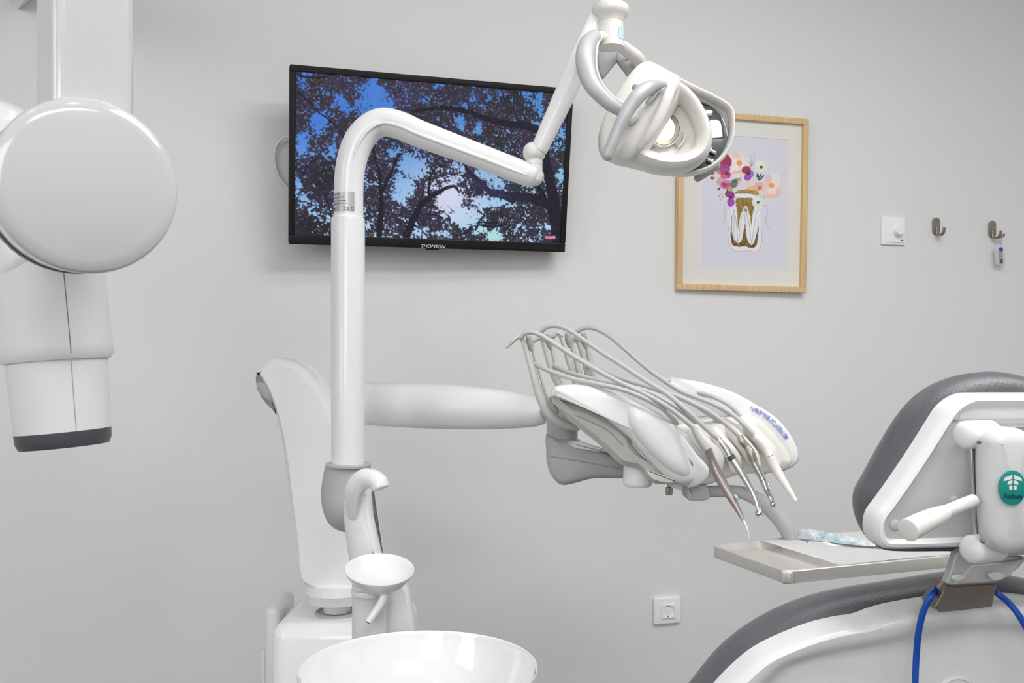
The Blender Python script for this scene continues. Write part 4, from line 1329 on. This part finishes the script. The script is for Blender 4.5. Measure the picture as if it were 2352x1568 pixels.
# hub and grey arm underneath
q = 1.5 / FPX
hb = P(1292, 960, 1.5)
obj('hub', L(P(1292, 1012, 1.50), (0, 0, 1), [(-6 * q, 0), (-6 * q, 35 * q), (26 * q, 35 * q), (30 * q, 36.5 * q), (50 * q, 37 * q), (62 * q, 33 * q), (62 * q, 0)], 48), M_grey, cn)
obj('hub_bridge', ptube([(1262, 945, 1.56, 22), (1300, 950, 1.50, 24), (1345, 965, 1.46, 22)], n=28), M_grey, cn)
obj('lower_arm', pshape(z3((424, 1020), (470, 1040), (680, 1055), (760, 1095), (930, 1150), (1040, 1200), (1150, 1290), (1170, 1370), (1060, 1372), (900, 1368), (780, 1375), (680, 1402), (570, 1426), (510, 1408), (455, 1340), (430, 1270), (424, 1180)), 1.46, [('s', .02, 0), ('i', .010, -.001), ('i', .004, -.005), ('i', 0, -.014), ('i', 0, -.06)], n=5), M_grey, cn, 'grey lower arm')
obj('arm_seam', ptube([(*z3((428, 1190))[0], 1.4595, .8), (*z3((700, 1235))[0], 1.4590, .8), (*z3((1050, 1302))[0], 1.4590, .8)], n=6), M_grey2, cn)
obj('arm_top_plate', pshape(z3((600, 1072), (690, 1068), (800, 1100), (930, 1145), (1000, 1180), (930, 1165), (760, 1140), (640, 1115)), 1.455, rounded(.03, .002, k=2), n=5), M_white, cn)
q = 1.42 / FPX
obj('pivot_boss', L(P(1464.5, 1112, 1.42), (0, 0, 1), [(-4 * q, 0), (-4 * q, 29 * q), (0, 33 * q), (5 * q, 34 * q), (50 * q, 32 * q), (60 * q, 0)], 40), M_white2, cn)
obj('thumb_screw', L(P(1536.5, 1136, 1.39), (0, 0, 1), [(0, 0), (0, 7 * q), (2 * q, 8 * q), (16 * q, 8.4 * q), (18 * q, 4 * q), (30 * q, 3.5 * q), (30 * q, 0)], 18), M_brown, cn, 'small bronze thumb screw')
obj('tray_arm_block', pshape(z3((1580, 1425), (1600, 1418), (1700, 1424), (1760, 1440), (1770, 1540), (1640, 1556), (1595, 1548), (1582, 1510)), 1.40, rounded(.05, .004, k=2), n=4), M_grey, cn)
obj('tray_arm', ptube([(1585, 1130, 1.43, 13.5), (1650, 1128, 1.425, 13.5), (1700, 1130, 1.415, 14.5), (1742, 1148, 1.41, 16), (1778, 1178, 1.41, 17.5), (1803, 1210, 1.41, 17), (1815, 1238, 1.41, 15)], n=28, sub=8, caps='flat'), M_grey, cn, 'grey curved arm carrying the tray')
# hose support arms (whips)
wh = [
    ([(680, 960, 1.43), (560, 925, 1.42), (455, 850, 1.41), (385, 740, 1.41), (335, 600, 1.41), (300, 470, 1.41), (262, 350, 1.41), (225, 230, 1.41), (195, 185, 1.41)],
     [(500, 820, 1.44), (430, 690, 1.44), (385, 550, 1.44), (335, 400, 1.44), (298, 270, 1.44), (270, 195, 1.44)],
     [(215, 190), (170, 205), (130, 240), (88, 282)], (285, 250), (1.41, 12, 7)),
    ([(520, 600, 1.47), (478, 520, 1.47), (448, 430, 1.47), (410, 300, 1.47), (385, 220, 1.47)], [(560, 600, 1.50), (525, 510, 1.50), (490, 390, 1.50), (460, 270, 1.50), (440, 190, 1.50)],
     [(400, 225), (365, 205), (320, 230)], (445, 235), (1.47, 9, 7)),
    ([(665, 590, 1.51), (640, 500, 1.51), (605, 390, 1.51), (570, 270, 1.51), (535, 180, 1.51)], [(705, 590, 1.54), (690, 480, 1.54), (655, 350, 1.54), (625, 240, 1.54), (600, 180, 1.54)],
     [(545, 185), (515, 160), (478, 195)], (610, 220), (1.51, 8.5, 7)),
    ([(770, 540, 1.55), (740, 400, 1.55), (705, 290, 1.55), (672, 215, 1.55)], [(805, 520, 1.58), (785, 390, 1.58), (755, 270, 1.58), (732, 190, 1.58)],
     [(690, 225), (660, 205), (640, 235)], (740, 225), (1.55, 7, 6)),
]
for ra, rb2, fg, rol, (z_, w1_, w2_) in wh:
    def cv(pl):
        return [P(1140 + x / 3.646, 720 + y / 3.646, z) for x, y, z in pl]
    bm = bmesh.new()
    r0 = [w1_ * .62] * len(ra)
    if len(ra) > 6:
        r0 = [6, 10, 11, 10.5, 9.5, 8, 6.5, 6, 5]
    else:
        r0 = [7] * (len(ra) - 2) + [5.8, 5]
    tube(bm, cv(ra), [v_ * z_ / FPX for v_ in r0], n=16, sub=6)
    w_ = obj('hose_support_rail', bm, M_rod, cn)
    bm = bmesh.new()
    tube(bm, cv(rb2), [(7.2 if i < 2 else 5.6) * z_ / FPX for i in range(len(rb2))], n=16, sub=6)
    obj('hose_support_rail', bm, M_rod, cn)
    bm = bmesh.new()
    tube(bm, [P(1140 + x / 3.646, 720 + y / 3.646, z_) for x, y in fg], [v_ * z_ / FPX for v_ in ([6.5, 7, 6.5, 5][:len(fg)])], n=14, sub=6, asp=(1.3, .7), ref=tuple(F))
    obj('hose_support_hook', bm, M_rod, cn)
    x, y = z3(rol)[0]
    obj('hose_roller', ptube([(x - 3, y - 12, z_ + .012, 7), (x - 1, y + 2, z_ + .014, 8.5), (x + 1, y + 13, z_ + .014, 5)], n=18), M_grey, cn)

# hoses
def hose(pl, parent, name='hose', r=5.4):
    bm = bmesh.new()
    tube(bm, [P(x, y, z) for x, y, z in pl], [r * 1.42 / FPX] * len(pl), n=14, sub=8)
    return obj(name, bm, M_hose, parent)


hose([(1216, 828, 1.425), (1241, 842, 1.405), (1277, 857, 1.39), (1318, 870, 1.375), (1373, 882, 1.362), (1428, 894, 1.352), (1483, 916, 1.347), (1524, 940, 1.35), (1554, 972, 1.366)], cn, 'return_hose')
hose([(1266, 836, 1.475), (1294, 851, 1.45), (1332, 863, 1.42), (1380, 874, 1.392), (1440, 886, 1.37), (1490, 900, 1.36), (1530, 921, 1.356), (1566, 944, 1.358), (1596, 968, 1.372)], cn, 'return_hose')
hose([(1345, 838, 1.55), (1400, 858, 1.50), (1460, 878, 1.45), (1530, 902, 1.42), (1590, 926, 1.405), (1630, 952, 1.40), (1655, 968, 1.405)], cn, 'return_hose')
hose([(1560, 896, 1.47), (1620, 905, 1.44), (1672, 928, 1.42), (1700, 955, 1.415)], cn, 'return_hose')


def instrument(name, label, cat, hosepts, body, group='handpieces resting on the console'):
    t = thing(name, label, cat, tuple(P(*body[0][1][0][:3])), group)
    hose(hosepts, t)
    for nm, pl, m, kw in body:
        lab_ = kw.pop('label', None)
        k = dict(n=24, sub=6)
        k.update(kw)
        obj(nm, ptube(pl, **k), m, t, lab_)
    return t


def zz5(pl):
    return [(1480 + x / 3.92, 840 + y / 3.92, z, r) for x, y, z, r in pl]


i1 = instrument('scaler_handpiece', 'bronze coloured scaler handpiece with slim pointed tip, nearest the left wing', 'dental tool',
                [(1196, 775, 1.405), (1209, 764, 1.402), (1231, 765, 1.40), (1262, 782, 1.398), (1294, 803, 1.39), (1332, 827, 1.38), (1373, 851, 1.368), (1420, 876, 1.357), (1470, 899, 1.35), (1520, 926, 1.344), (1560, 954, 1.342), (1596, 985, 1.342)],
                [('sleeve', zz5([(440, 560, 1.342, 6), (490, 650, 1.34, 8.5), (530, 710, 1.338, 9.5), (562, 755, 1.337, 10)]), M_grey, dict(caps='flat')),
                 ('body', zz5([(566, 748, 1.336, 9.8), (610, 850, 1.335, 9), (655, 960, 1.333, 11.5), (740, 1115, 1.325, 10.5), (825, 1260, 1.315, 8)]), M_brown, dict(caps='flat', label='bronze body')),
                 ('nose', zz5([(825, 1262, 1.315, 7.6), (862, 1330, 1.31, 6), (890, 1388, 1.305, 3.8)]), M_brown, dict(caps='flat')),
                 ('tip', zz5([(890, 1385, 1.305, 2.6), (925, 1465, 1.30, 2.2), (938, 1500, 1.298, .9), (941, 1550, 1.296, .7)]), M_white2, dict(label='slim white tip')),
                 ('light_clip', zz5([(815, 1165, 1.312, 2.5), (835, 1190, 1.311, 3.2), (842, 1200, 1.311, 1.5)]), M_cyan, dict(label='pale blue chip'))])
i2 = instrument('contra_angle_handpiece', 'chrome handpiece with black band and round ball head', 'dental tool',
                [(1240, 764, 1.455), (1258, 750, 1.45), (1283, 749, 1.446), (1310, 760, 1.44), (1348, 786, 1.43), (1387, 812, 1.415), (1428, 838, 1.40), (1480, 872, 1.38), (1530, 903, 1.362), (1575, 940, 1.352), (1612, 975, 1.35), (1640, 1000, 1.35), (1652, 1008, 1.35)],
                [('coupling', zz5([(672, 648, 1.349, 4.5), (685, 680, 1.348, 6), (740, 755, 1.346, 8), (770, 812, 1.344, 8.5)]), M_chrome, dict(caps='flat')),
                 ('black_band', zz5([(768, 808, 1.344, 9.2), (796, 842, 1.343, 9.2)]), M_dark, dict(caps='flat', sub=1, label='black band')),
                 ('body', zz5([(792, 840, 1.343, 8.2), (860, 940, 1.338, 8.5), (920, 1040, 1.333, 7.8), (970, 1130, 1.328, 6.6), (1008, 1220, 1.322, 5), (1028, 1300, 1.317, 4.6)]), M_chrome, dict(caps='flat')),
                 ('ball_head', zz5([(1034, 1328, 1.315, 9.4), (1035, 1332, 1.315, 9.4)]), M_chrome, dict(sub=1, capk=1.0)),
                 ('back_button', zz5([(1046, 1296, 1.314, 3), (1044, 1306, 1.314, 3)]), M_chrome, dict(sub=1))])
i3 = instrument('turbine_handpiece', 'short bronze and chrome handpiece with small cylindrical drill head', 'dental tool',
                [(1290, 800, 1.53), (1332, 824, 1.50), (1373, 846, 1.47), (1414, 864, 1.44), (1455, 878, 1.42), (1500, 892, 1.402), (1560, 912, 1.385), (1610, 935, 1.375), (1650, 960, 1.372), (1680, 985, 1.37), (1698, 1002, 1.369)],
                [('coupling', zz5([(858, 625, 1.369, 6.5), (880, 680, 1.367, 8.5), (925, 730, 1.365, 8.5), (960, 790, 1.362, 10), (985, 865, 1.36, 9.4)]), M_brown, dict(caps='flat', label='bronze coupling')),
                 ('body', zz5([(985, 868, 1.36, 8.6), (1030, 950, 1.357, 8.4), (1065, 1020, 1.354, 7.4), (1100, 1110, 1.350, 7), (1130, 1180, 1.347, 5), (1145, 1225, 1.344, 4)]), M_chrome, dict(caps='flat')),
                 ('joint_line', zz5([(1064, 1018, 1.354, 7.8), (1067, 1023, 1.354, 7.8)]), M_dark, dict(caps='flat', sub=1)),
                 ('water_pipe', zz5([(1115, 1060, 1.346, 2), (1150, 1150, 1.342, 2), (1160, 1220, 1.341, 2)]), M_chrome, dict()),
                 ('drill_head', zz5([(1160, 1235, 1.342, 6.8), (1154, 1270, 1.342, 6.4)]), M_chrome, dict(sub=1, capk=.35))])
i4 = instrument('syringe_handpiece', 'cream plastic handpiece tapering to a blunt end, farthest right', 'dental tool',
                [(1324, 762, 1.535), (1343, 753, 1.53), (1365, 754, 1.525), (1400, 772, 1.515), (1436, 802, 1.50), (1477, 838, 1.48), (1524, 873, 1.455), (1568, 900, 1.435), (1640, 928, 1.415), (1680, 950, 1.40), (1712, 978, 1.392), (1734, 1002, 1.388)],
                [('grip', zz5([(985, 630, 1.388, 7), (1040, 680, 1.386, 9), (1100, 760, 1.383, 10), (1128, 815, 1.38, 11)]), M_cream, dict(caps='flat')),
                 ('body', zz5([(1130, 812, 1.38, 11.4), (1160, 880, 1.378, 11.6), (1220, 990, 1.372, 10), (1290, 1100, 1.364, 7.6), (1363, 1216, 1.356, 5)]), M_ivory, dict(caps='flat'))])

# ================================================================== TRAY, PAPER, POUCH
zt0 = .968
def atz(x, y, z):
    d = F + R * ((x - 1176) / FPX) - U * ((y - 820) / FPX)
    return CAM + d * ((z - CAM.z) / d.z)


nA = atz(1806, 1312, zt0)
nB = atz(1694, 1264, zt0)
nD = atz(2176, 1276, zt0)
ex = (nD - nA).normalized()
ey = Vector((-ex.y, ex.x, 0))
if ey.dot(nB - nA) < 0:
    ey = -ey
Lt, Wt = .285, .185
tf = Frame(nA + ex * Lt / 2 + ey * Wt / 2, ex, ey)
sgn = 1 if tf.w.z > 0 else -1
tr = thing('instrument_tray', 'rectangular stainless steel instrument tray held at the end of the grey arm', 'tray', tuple(tf.o - U * .018))
bm = bmesh.new()
Z_ = lambda c: c * sgn
shape(bm, tf, rrect(Lt, Wt, .0175, 7), [('i', .0004, Z_(-.017)), ('i', 0, Z_(-.016)), ('i', 0, Z_(-.001)), ('i', .001, Z_(0)), ('i', .0035, Z_(0)), ('i', .0045, Z_(-.0006)), ('i', .012, Z_(-.0085)), ('i', .0165, Z_(-.0100))], smooth=False)
# open underside: remove the bottom cap so the skirt is a real sheet
bm.faces.ensure_lookup_table()
obj('pan', bm, M_steel, tr, ang=30)
pt_ = lambda a, b, c=0.0: tf(a, b, Z_(c))
a0_, b0_ = -Lt / 2, -Wt / 2
obj('corner_notch', B(Frame(pt_(a0_ + .006, b0_ + .006, -.009), (ex - ey).normalized(), U), -.0075, .0075, -.009, .0085, -.003, .0042, bev=.003), M_steel, tr)
obj('tray_mount', ptube([(1812, 1244, 1.41, 22), (1812, 1249, 1.41, 24)], n=32, sub=1, caps='flat'), M_cream, tr) if False else None
mb = P(1815, 1240, 1.41)
obj('arm_socket', L(mb - U * .012, (0, 0, 1), [(0, 0), (0, .016), (.008, .016), (.011, .013), (.011, 0)], 32), M_steel, tr)
# raised divider of the small compartment
# paper
pa = -Lt / 2 + .088
bm = bmesh.new()
nu, nv = 40, 28
a1p, b0p, b1p = Lt / 2 + .012, -Wt / 2 + .001, Wt / 2 - .002
g = []
for i in range(nu + 1):
    row = []
    for j in range(nv + 1):
        a = pa + (a1p - pa) * i / nu
        b = b0p + (b1p - b0p) * j / nv
        n_ = mnoise.noise(Vector((a * 60, b * 60, 1))) * .0007 + mnoise.noise(Vector((a * 200, b * 200, 3))) * .0003
        t = j / nv
        edge = -.0012 + .0012 * math.sin(PI * i / nu)
        skew = .0
        row.append(bm.verts.new(pt_(a + skew * (i == 0), b, .0024 + edge + n_)))
    g.append(row)
bridge(bm, g, closed=False)
bmesh.ops.solidify(bm, geom=bm.faces[:], thickness=.0004)
tag(obj('tray_paper', bm, M_paper, None, loc=pt_((pa + a1p) / 2, 0, .002), ang=80), 'white tissue paper sheet covering most of the steel tray', 'paper')
# pouch
bm = bmesh.new()
cl = [(1838, 1238, 1.40, 25), (1862, 1239, 1.392, 26), (1900, 1243, 1.375, 23), (1945, 1249, 1.36, 20), (1995, 1256, 1.35, 17), (2040, 1262, 1.345, 15), (2082, 1268, 1.34, 12)]
S = cr(cl, 10)
rings = []
for i, s_ in enumerate(S):
    c_ = P(s_[0], s_[1], s_[2])
    hh = s_[3] * s_[2] / FPX
    rg = []
    flat = 1 - .75 * math.exp(-((i - 0) / 3.0) ** 2) - .7 * math.exp(-((i - len(S) + 1) / 3.0) ** 2)
    for k in range(28):
        a = 2 * PI * k / 28
        off = (ey * (math.cos(a) * .020) + U * (math.sin(a) * hh * (1.0 if i < 4 else .95)))
        nn = 1 + .22 * (1 - 2 * abs(mnoise.noise(Vector((i * .22 + k * .2, k * .9, 2))))) - .2 + .20 * mnoise.noise(Vector((i * .7, k * 1.9, 5)))
        off = Vector((off.x * flat, off.y * flat, off.z)) * nn
        p_ = c_ + off
        p_.z = max(p_.z, zt0 + .0062)
        rg.append(bm.verts.new(p_))
    rings.append(rg)
bridge(bm, rings)
bm.faces.new(rings[0])
bm.faces.new(rings[-1])
pch = obj('sterilisation_pouch', bm, M_pouch, None, loc=P(1960, 1265, 1.36), ang=22)
tag(pch, 'crumpled clear and pale blue sterilisation pouch lying on the white tray paper', 'pouch')
ip = obj('wrapped_instrument', ptube([(1858, 1247, 1.378, 7), (1900, 1250, 1.366, 6), (1990, 1262, 1.348, 4), (2050, 1268, 1.342, 3)], n=14), M_chrome, pch, 'steel instrument inside the pouch')
# ================================================================== DENTAL CHAIR
z6 = zc(3.137, 1920, 820)
ch = thing('dental_chair', 'dental chair seen from behind with dark grey headrest and white shells', 'dental chair', tuple(P(2315, 1568, .95)))
ch.location.z = 0
ch['wl'] = list(ch.location)
MX = 1257   # mirror line in the z6 system


def mir(pl, MX=MX):
    """left half listed bottom-centre -> left -> top-centre; add mirrored right half"""
    return pl + [(2 * MX - x, y) for x, y in reversed(pl) if abs(x - MX) > 12]


cush = mir([(1015, 1362), (700, 1360), (330, 1358), (240, 1335), (165, 1262), (108, 1150), (92, 1030), (110, 930), (170, 820), (280, 620), (400, 425), (520, 280), (640, 192), (800, 130), (930, 106), (1015, 101)], 1015)
bm = pshape(z6(*cush), .905, [('s', .02, .0), ('i', .03, -.001), ('i', .016, -.003), ('i', .008, -.008), ('i', .003, -.016), ('i', 0, -.03), ('i', .001, -.045), ('i', .006, -.062), ('i', .016, -.076), ('i', .035, -.085), ('s', .4, -.09)], n=7, ref=-.056)
hc = obj('headrest_cushion', bm, M_leather, ch, 'dark slate grey padded headrest cushion', ang=60)
shl = mir([(MX, 1338), (900, 1342), (600, 1352), (330, 1356), (270, 1338), (228, 1285), (214, 1200), (235, 1110), (300, 1020), (420, 850), (560, 640), (680, 450), (745, 355), (820, 295), (900, 262), (1000, 257), (MX, 256)])
e6 = .86 / FPX / 3.137
bm = pshape(z6(*shl), .862, [('s', .02, -.012), ('i', 125 * e6, -.012), ('i', 95 * e6, -.010), ('i', 70 * e6, -.003), ('i', 50 * e6, .0), ('i', 28 * e6, -.001), ('i', 10 * e6, -.005), ('i', 0, -.012), ('i', 0, -.034)], n=7, ref=-.026)
hs = obj('headrest_shell', bm, M_white2, ch, 'white headrest back shell')
pan = mir([(MX, 1325), (900, 1328), (620, 1322), (400, 1312), (335, 1260), (330, 1190), (370, 1110), (470, 940), (620, 720), (740, 540), (830, 460), (930, 450), (MX, 448)])
obj('headrest_back_panel', pshape(z6(*pan), .868, rounded(.006, .0025, k=2), n=6), M_shellin, ch, 'light grey recessed back panel')
for x, y, r_ in ((852, 420, 13), (2 * MX - 852, 420, 13), (425, 1207, 12), (2 * MX - 425, 1207, 12), (860, 1035, 11)):
    c_ = P(*z6((x, y))[0], .8665)
    r_ = r_ * .86 / FPX
    obj('screw_cap', L(c_, -F, [(-.006, 0), (-.006, r_), (.0005, r_), (.002, r_ * .8), (.003, 0)], 24), M_shellin, ch)
# slider plate behind the link
obj('slider_plate', pshape(z6((965, 610), (1010, 600), (1500, 600), (1548, 610), (1520, 1330), (1000, 1340)), .862, rounded(.008, .001, k=2), smooth=False), M_shellin, ch)
obj('slider_rod', ptube([(*z6((974, 620))[0], .842, 2.6), (*z6((1008, 1290))[0], .842, 2.4)], n=14, sub=1), M_chrome, ch, 'polished rod')
obj('slider_slot', ptube([(*z6((994, 620))[0], .845, 4.5), (*z6((1028, 1290))[0], .845, 4)], n=12, sub=1), M_brownd, ch)
# upper joint
def cyl_joint(x, y, z, rpx, ln, nm):
    c_ = P(*z6((x, y))[0], z)
    ax_ = (R * .93 + F * .36).normalized()
    r_ = rpx / 3.137 * z / FPX
    obj(nm, L(c_, ax_, [(-.006, 0), (-.0055, r_ * .45), (-.003, r_ * .82), (0, r_ * .98), (.003, r_), (ln, r_), (ln + .003, r_ * .9), (ln + .003, 0)], 40), M_white2, ch)
    return c_, ax_, r_


c1, ax1, r1 = cyl_joint(930, 560, .83, 102, .030, 'upper_joint_knob')
obj('upper_joint_rod', L(c1, ax1, [(.028, 0), (.028, r1 * .72), (.13, r1 * .72), (.13, 0)], 32), M_chrome, ch)
obj('upper_joint_cap', L(c1 + R * .074 + F * .004, R, [(0, 0), (0, r1 * .9), (.02, r1 * .9), (.02, 0)], 32), M_white2, ch)
obj('joint_screw', ptube([(*z6((1030, 612))[0], .800, 5), (*z6((1031, 613))[0], .803, 5)], n=14, sub=1, capk=.3), M_brownd, ch)
c2, ax2, r2 = cyl_joint(975, 1385, .83, 104, .030, 'lower_joint_knob')
obj('lower_joint_rod', L(c2, ax2, [(.028, 0), (.028, r2 * .72), (.14, r2 * .72), (.14, 0)], 32), M_silver, ch)
obj('joint_screw', ptube([(*z6((1056, 1322))[0], .800, 6), (*z6((1057, 1323))[0], .803, 6)], n=14, sub=1, capk=.3), M_brownd, ch)
link = z6((1030, 640), (1045, 570), (1110, 515), (1210, 500), (1310, 515), (1390, 570), (1410, 650), (1420, 1000), (1410, 1280), (1370, 1360), (1280, 1405), (1180, 1405), (1090, 1350), (1050, 1260), (1035, 1000))
obj('link_pad', pshape(link, .80, [('s', .02, 0), ('i', .014, -.0008), ('i', .008, -.003), ('i', .003, -.007), ('i', 0, -.014), ('i', 0, -.022), ('i', .003, -.026)], n=6), M_linkp, ch, 'white oval link cover')
# badge
bcx, bcy = z6((1274, 942))[0]
bfr = camframe(.797)
ba, bb = (bcx - 1176) / FPX * .797, -(bcy - 820) / FPX * .797
bf = Frame(bfr(ba, bb, 0), R, U)
rb3 = 31.5 * .797 / FPX
bm = bmesh.new()
ov = [(rb3 * math.cos(t), 1.28 * rb3 * math.sin(t)) for t in [2 * PI * k / 40 for k in range(40)]]
shape(bm, bf, ov, rounded(.0016, .0004, front=0, k=2), smooth=False)
badge = obj('badge', bm, M_teal, ch, 'round teal badge with white tooth emblem')
u3 = rb3 / 100
def pc(pts_):
    bm_ = bmesh.new()
    shape(bm_, bf, [(x * u3, y * u3) for x, y in pts_], [('i', 0, .0005), ('i', 0, .0001)], smooth=False)
    return obj('emblem_piece', bm_, M_print, badge, smooth=False)
for sx in (-1, 1):
    def m_(pl):
        return [(sx * x, y) for x, y in pl]
    pc(m_([(5, 96), (62, 74), (66, 50), (5, 66)]))
    pc(m_([(5, 58), (36, 48), (40, 24), (5, 28)]))
    pc(m_([(5, 20), (28, 18), (26, -12), (5, -14)]))
obj('lettering', text_bm('Fedesa', rb3 * .50, Frame(bf(0, -62 * u3, .0004), R, U), bold=True, sx=1.0, depth=.0002), M_tealtxt, badge, smooth=False)
# lever
obj('lever_rod', ptube([(*z6((990, 1030))[0], .815, 14.5), (*z6((800, 1108))[0], .805, 14.5), (*z6((770, 1120))[0], .803, 14)], n=28, sub=2, caps='round', capk=.7), M_white2, ch)
obj('lever_handle', ptube([(*z6((788, 1118))[0], .804, 17), (*z6((740, 1140))[0], .80, 21), (*z6((640, 1185))[0], .79, 24.5), (*z6((520, 1245))[0], .778, 26.5)], n=36, sub=6, capk=.12), M_ivory, ch, 'ivory lever handle')
# backrest
z7 = zc(2.97, 1560, 1240)
bo = [(-420, 1700), (-250, 1400), (-130, 1200), (-25, 1060), (60, 974), (150, 860), (250, 742), (370, 635), (500, 545), (650, 462), (800, 400), (950, 352), (1100, 318), (1280, 288), (1450, 262), (1620, 234), (1760, 212), (1900, 200), (2080, 205), (2250, 230), (2420, 272), (2700, 350), (3000, 470), (3300, 640), (3600, 860), (3850, 1180), (4000, 1700)]
bm = pshape(z7(*bo), .975, [('s', .02, .0), ('i', .03, -.001), ('i', .015, -.004), ('i', .006, -.011), ('i', .001, -.024), ('i', 0, -.04), ('i', .004, -.06), ('i', .015, -.08), ('i', .03, -.09)], n=6, ref=-.05)
obj('backrest_cushion', bm, M_leather, ch, 'dark slate grey backrest cushion', ang=60)
so = [(180, 1180), (240, 1060), (312, 972), (400, 885), (500, 800), (600, 738), (700, 690), (820, 640), (950, 595), (1100, 560), (1240, 537), (1340, 500), (1450, 470), (1580, 445), (1700, 425), (1850, 402), (2000, 392), (2150, 390), (2352, 400), (2600, 440), (2900, 540), (3200, 720), (3450, 960), (3560, 1180)]
si = [(480, 1180), (510, 1060), (560, 972), (620, 905), (690, 840), (760, 805), (840, 780), (930, 757), (1030, 738), (1150, 715), (1260, 697), (1360, 678), (1460, 658), (1580, 630), (1700, 606), (1850, 588), (2000, 580), (2150, 582), (2352, 600), (2560, 640), (2780, 730), (3000, 870), (3180, 1050), (3260, 1180)]
bm = bmesh.new()
frs = camframe(.925)
so_ = [np.array(p[:2]) for p in cr([(x, y, 0) for x, y in z7(*so)], 8)]
si_ = [np.array(p[:2]) for p in cr([(x, y, 0) for x, y in z7(*si)], 8)]
rings = []
for t, c_ in ((0, -.045), (0, -.018), (.05, -.009), (.13, -.003), (.26, .0), (.45, -.0008), (.65, -.0025), (.82, -.0055), (.95, -.009), (1.15, -.0125), (1.5, -.015)):
    rings.append([bm.verts.new(frs((q_[0] - 1176) / FPX * .948, -(q_[1] - 820) / FPX * .948, c_)) for q_ in [a_ + (b_ - a_) * t for a_, b_ in zip(so_, si_)]])
bridge(bm, rings)
bm.faces.new(rings[0])
bm.faces.new(rings[-1])
obj('backrest_shell', bm, M_white, ch, 'glossy white backrest shell', ang=50)
bc_ = P(*z7((1880, 1060))[0], .945)
rbz = 150 / 2.97 * .93 / FPX
obj('backrest_boss', L(bc_, -F, [(-.002, 0), (-.002, rbz), (.006, rbz * .96), (.008, rbz * .88), (.006, rbz * .82), (.005, 0)], 56), M_white, ch)
bp = P(2260, 1500, 1.12)
bm = bmesh.new()
box(bm, Frame((bp.x, bp.y, 0), R, U), -.16, .16, .0, .80, -.10, .10, bev=.03)
obj('chair_pedestal', bm, M_white2, ch)
# mount
obj('mount_channel', pshape(z7((1720, 438), (1800, 292), (1860, 300), (2140, 284), (2106, 440), (1755, 478)), .885, rounded(.03, .0008, k=1), smooth=False), M_brownd, ch, 'bronze coloured metal channel')
obj('mount_channel_flap', pshape(z7((1765, 330), (1842, 196), (1862, 214), (1800, 300)), .878, rounded(.004, .0006, k=1), smooth=False), M_brown, ch)
obj('mount_plate', pshape(z7((1846, 300), (1815, 288), (1880, 90), (1930, 60), (2360, 120), (2300, 190), (2150, 284)), .868, rounded(.012, .001, k=1), smooth=False), M_silver, ch, 'satin metal plate')
obj('mount_panel', pshape(z7((1868, 296), (1990, 168), (2200, 150), (2340, 128), (2240, 245), (2150, 280)), .862, rounded(.010, .001, k=1), smooth=False), M_grey, ch)
for x, y, w_, h_ in ((1910, 262, 46, 24), (2170, 248, 56, 32)):
    ff = camframe(.852)
    c_ = P(*z7((x, y))[0], .852)
    bm = bmesh.new()
    shape(bm, Frame(c_, R, U), [(w_ / 2.97 * .85 / FPX * math.cos(t) * (1 + .15 * math.sin(t)), h_ / 2.97 * .85 / FPX * math.sin(t)) for t in [2 * PI * k / 24 for k in range(24)]], rounded(.005, .0015, k=3), smooth=False)
    obj('mount_boss', bm, M_shellin, ch)

# ================================================================== BLUE CORD
bm = bmesh.new()
cpts = [(2105, 1720, .90), (2102, 1640, .90), (2102, 1568, .90), (2105, 1500, .90), (2110, 1450, .895), (2122, 1400, .89), (2140, 1366, .888), (2160, 1345, .915), (2210, 1330, .922), (2268, 1345, .922), (2290, 1362, .908), (2318, 1385, .905), (2345, 1420, .90), (2375, 1480, .90), (2400, 1560, .90), (2410, 1650, .90)]
tube(bm, [P(*p) for p in cpts], [7.3 * .9 / FPX] * len(cpts), n=18, sub=8)
tag(obj('blue_cord', bm, M_blue, None, loc=P(2105, 1568, .90)), 'bright blue rubber cord looped over the chair back below the bronze channel', 'cord')

for o in bpy.data.objects:
    if 'wl' in o:
        del o['wl']
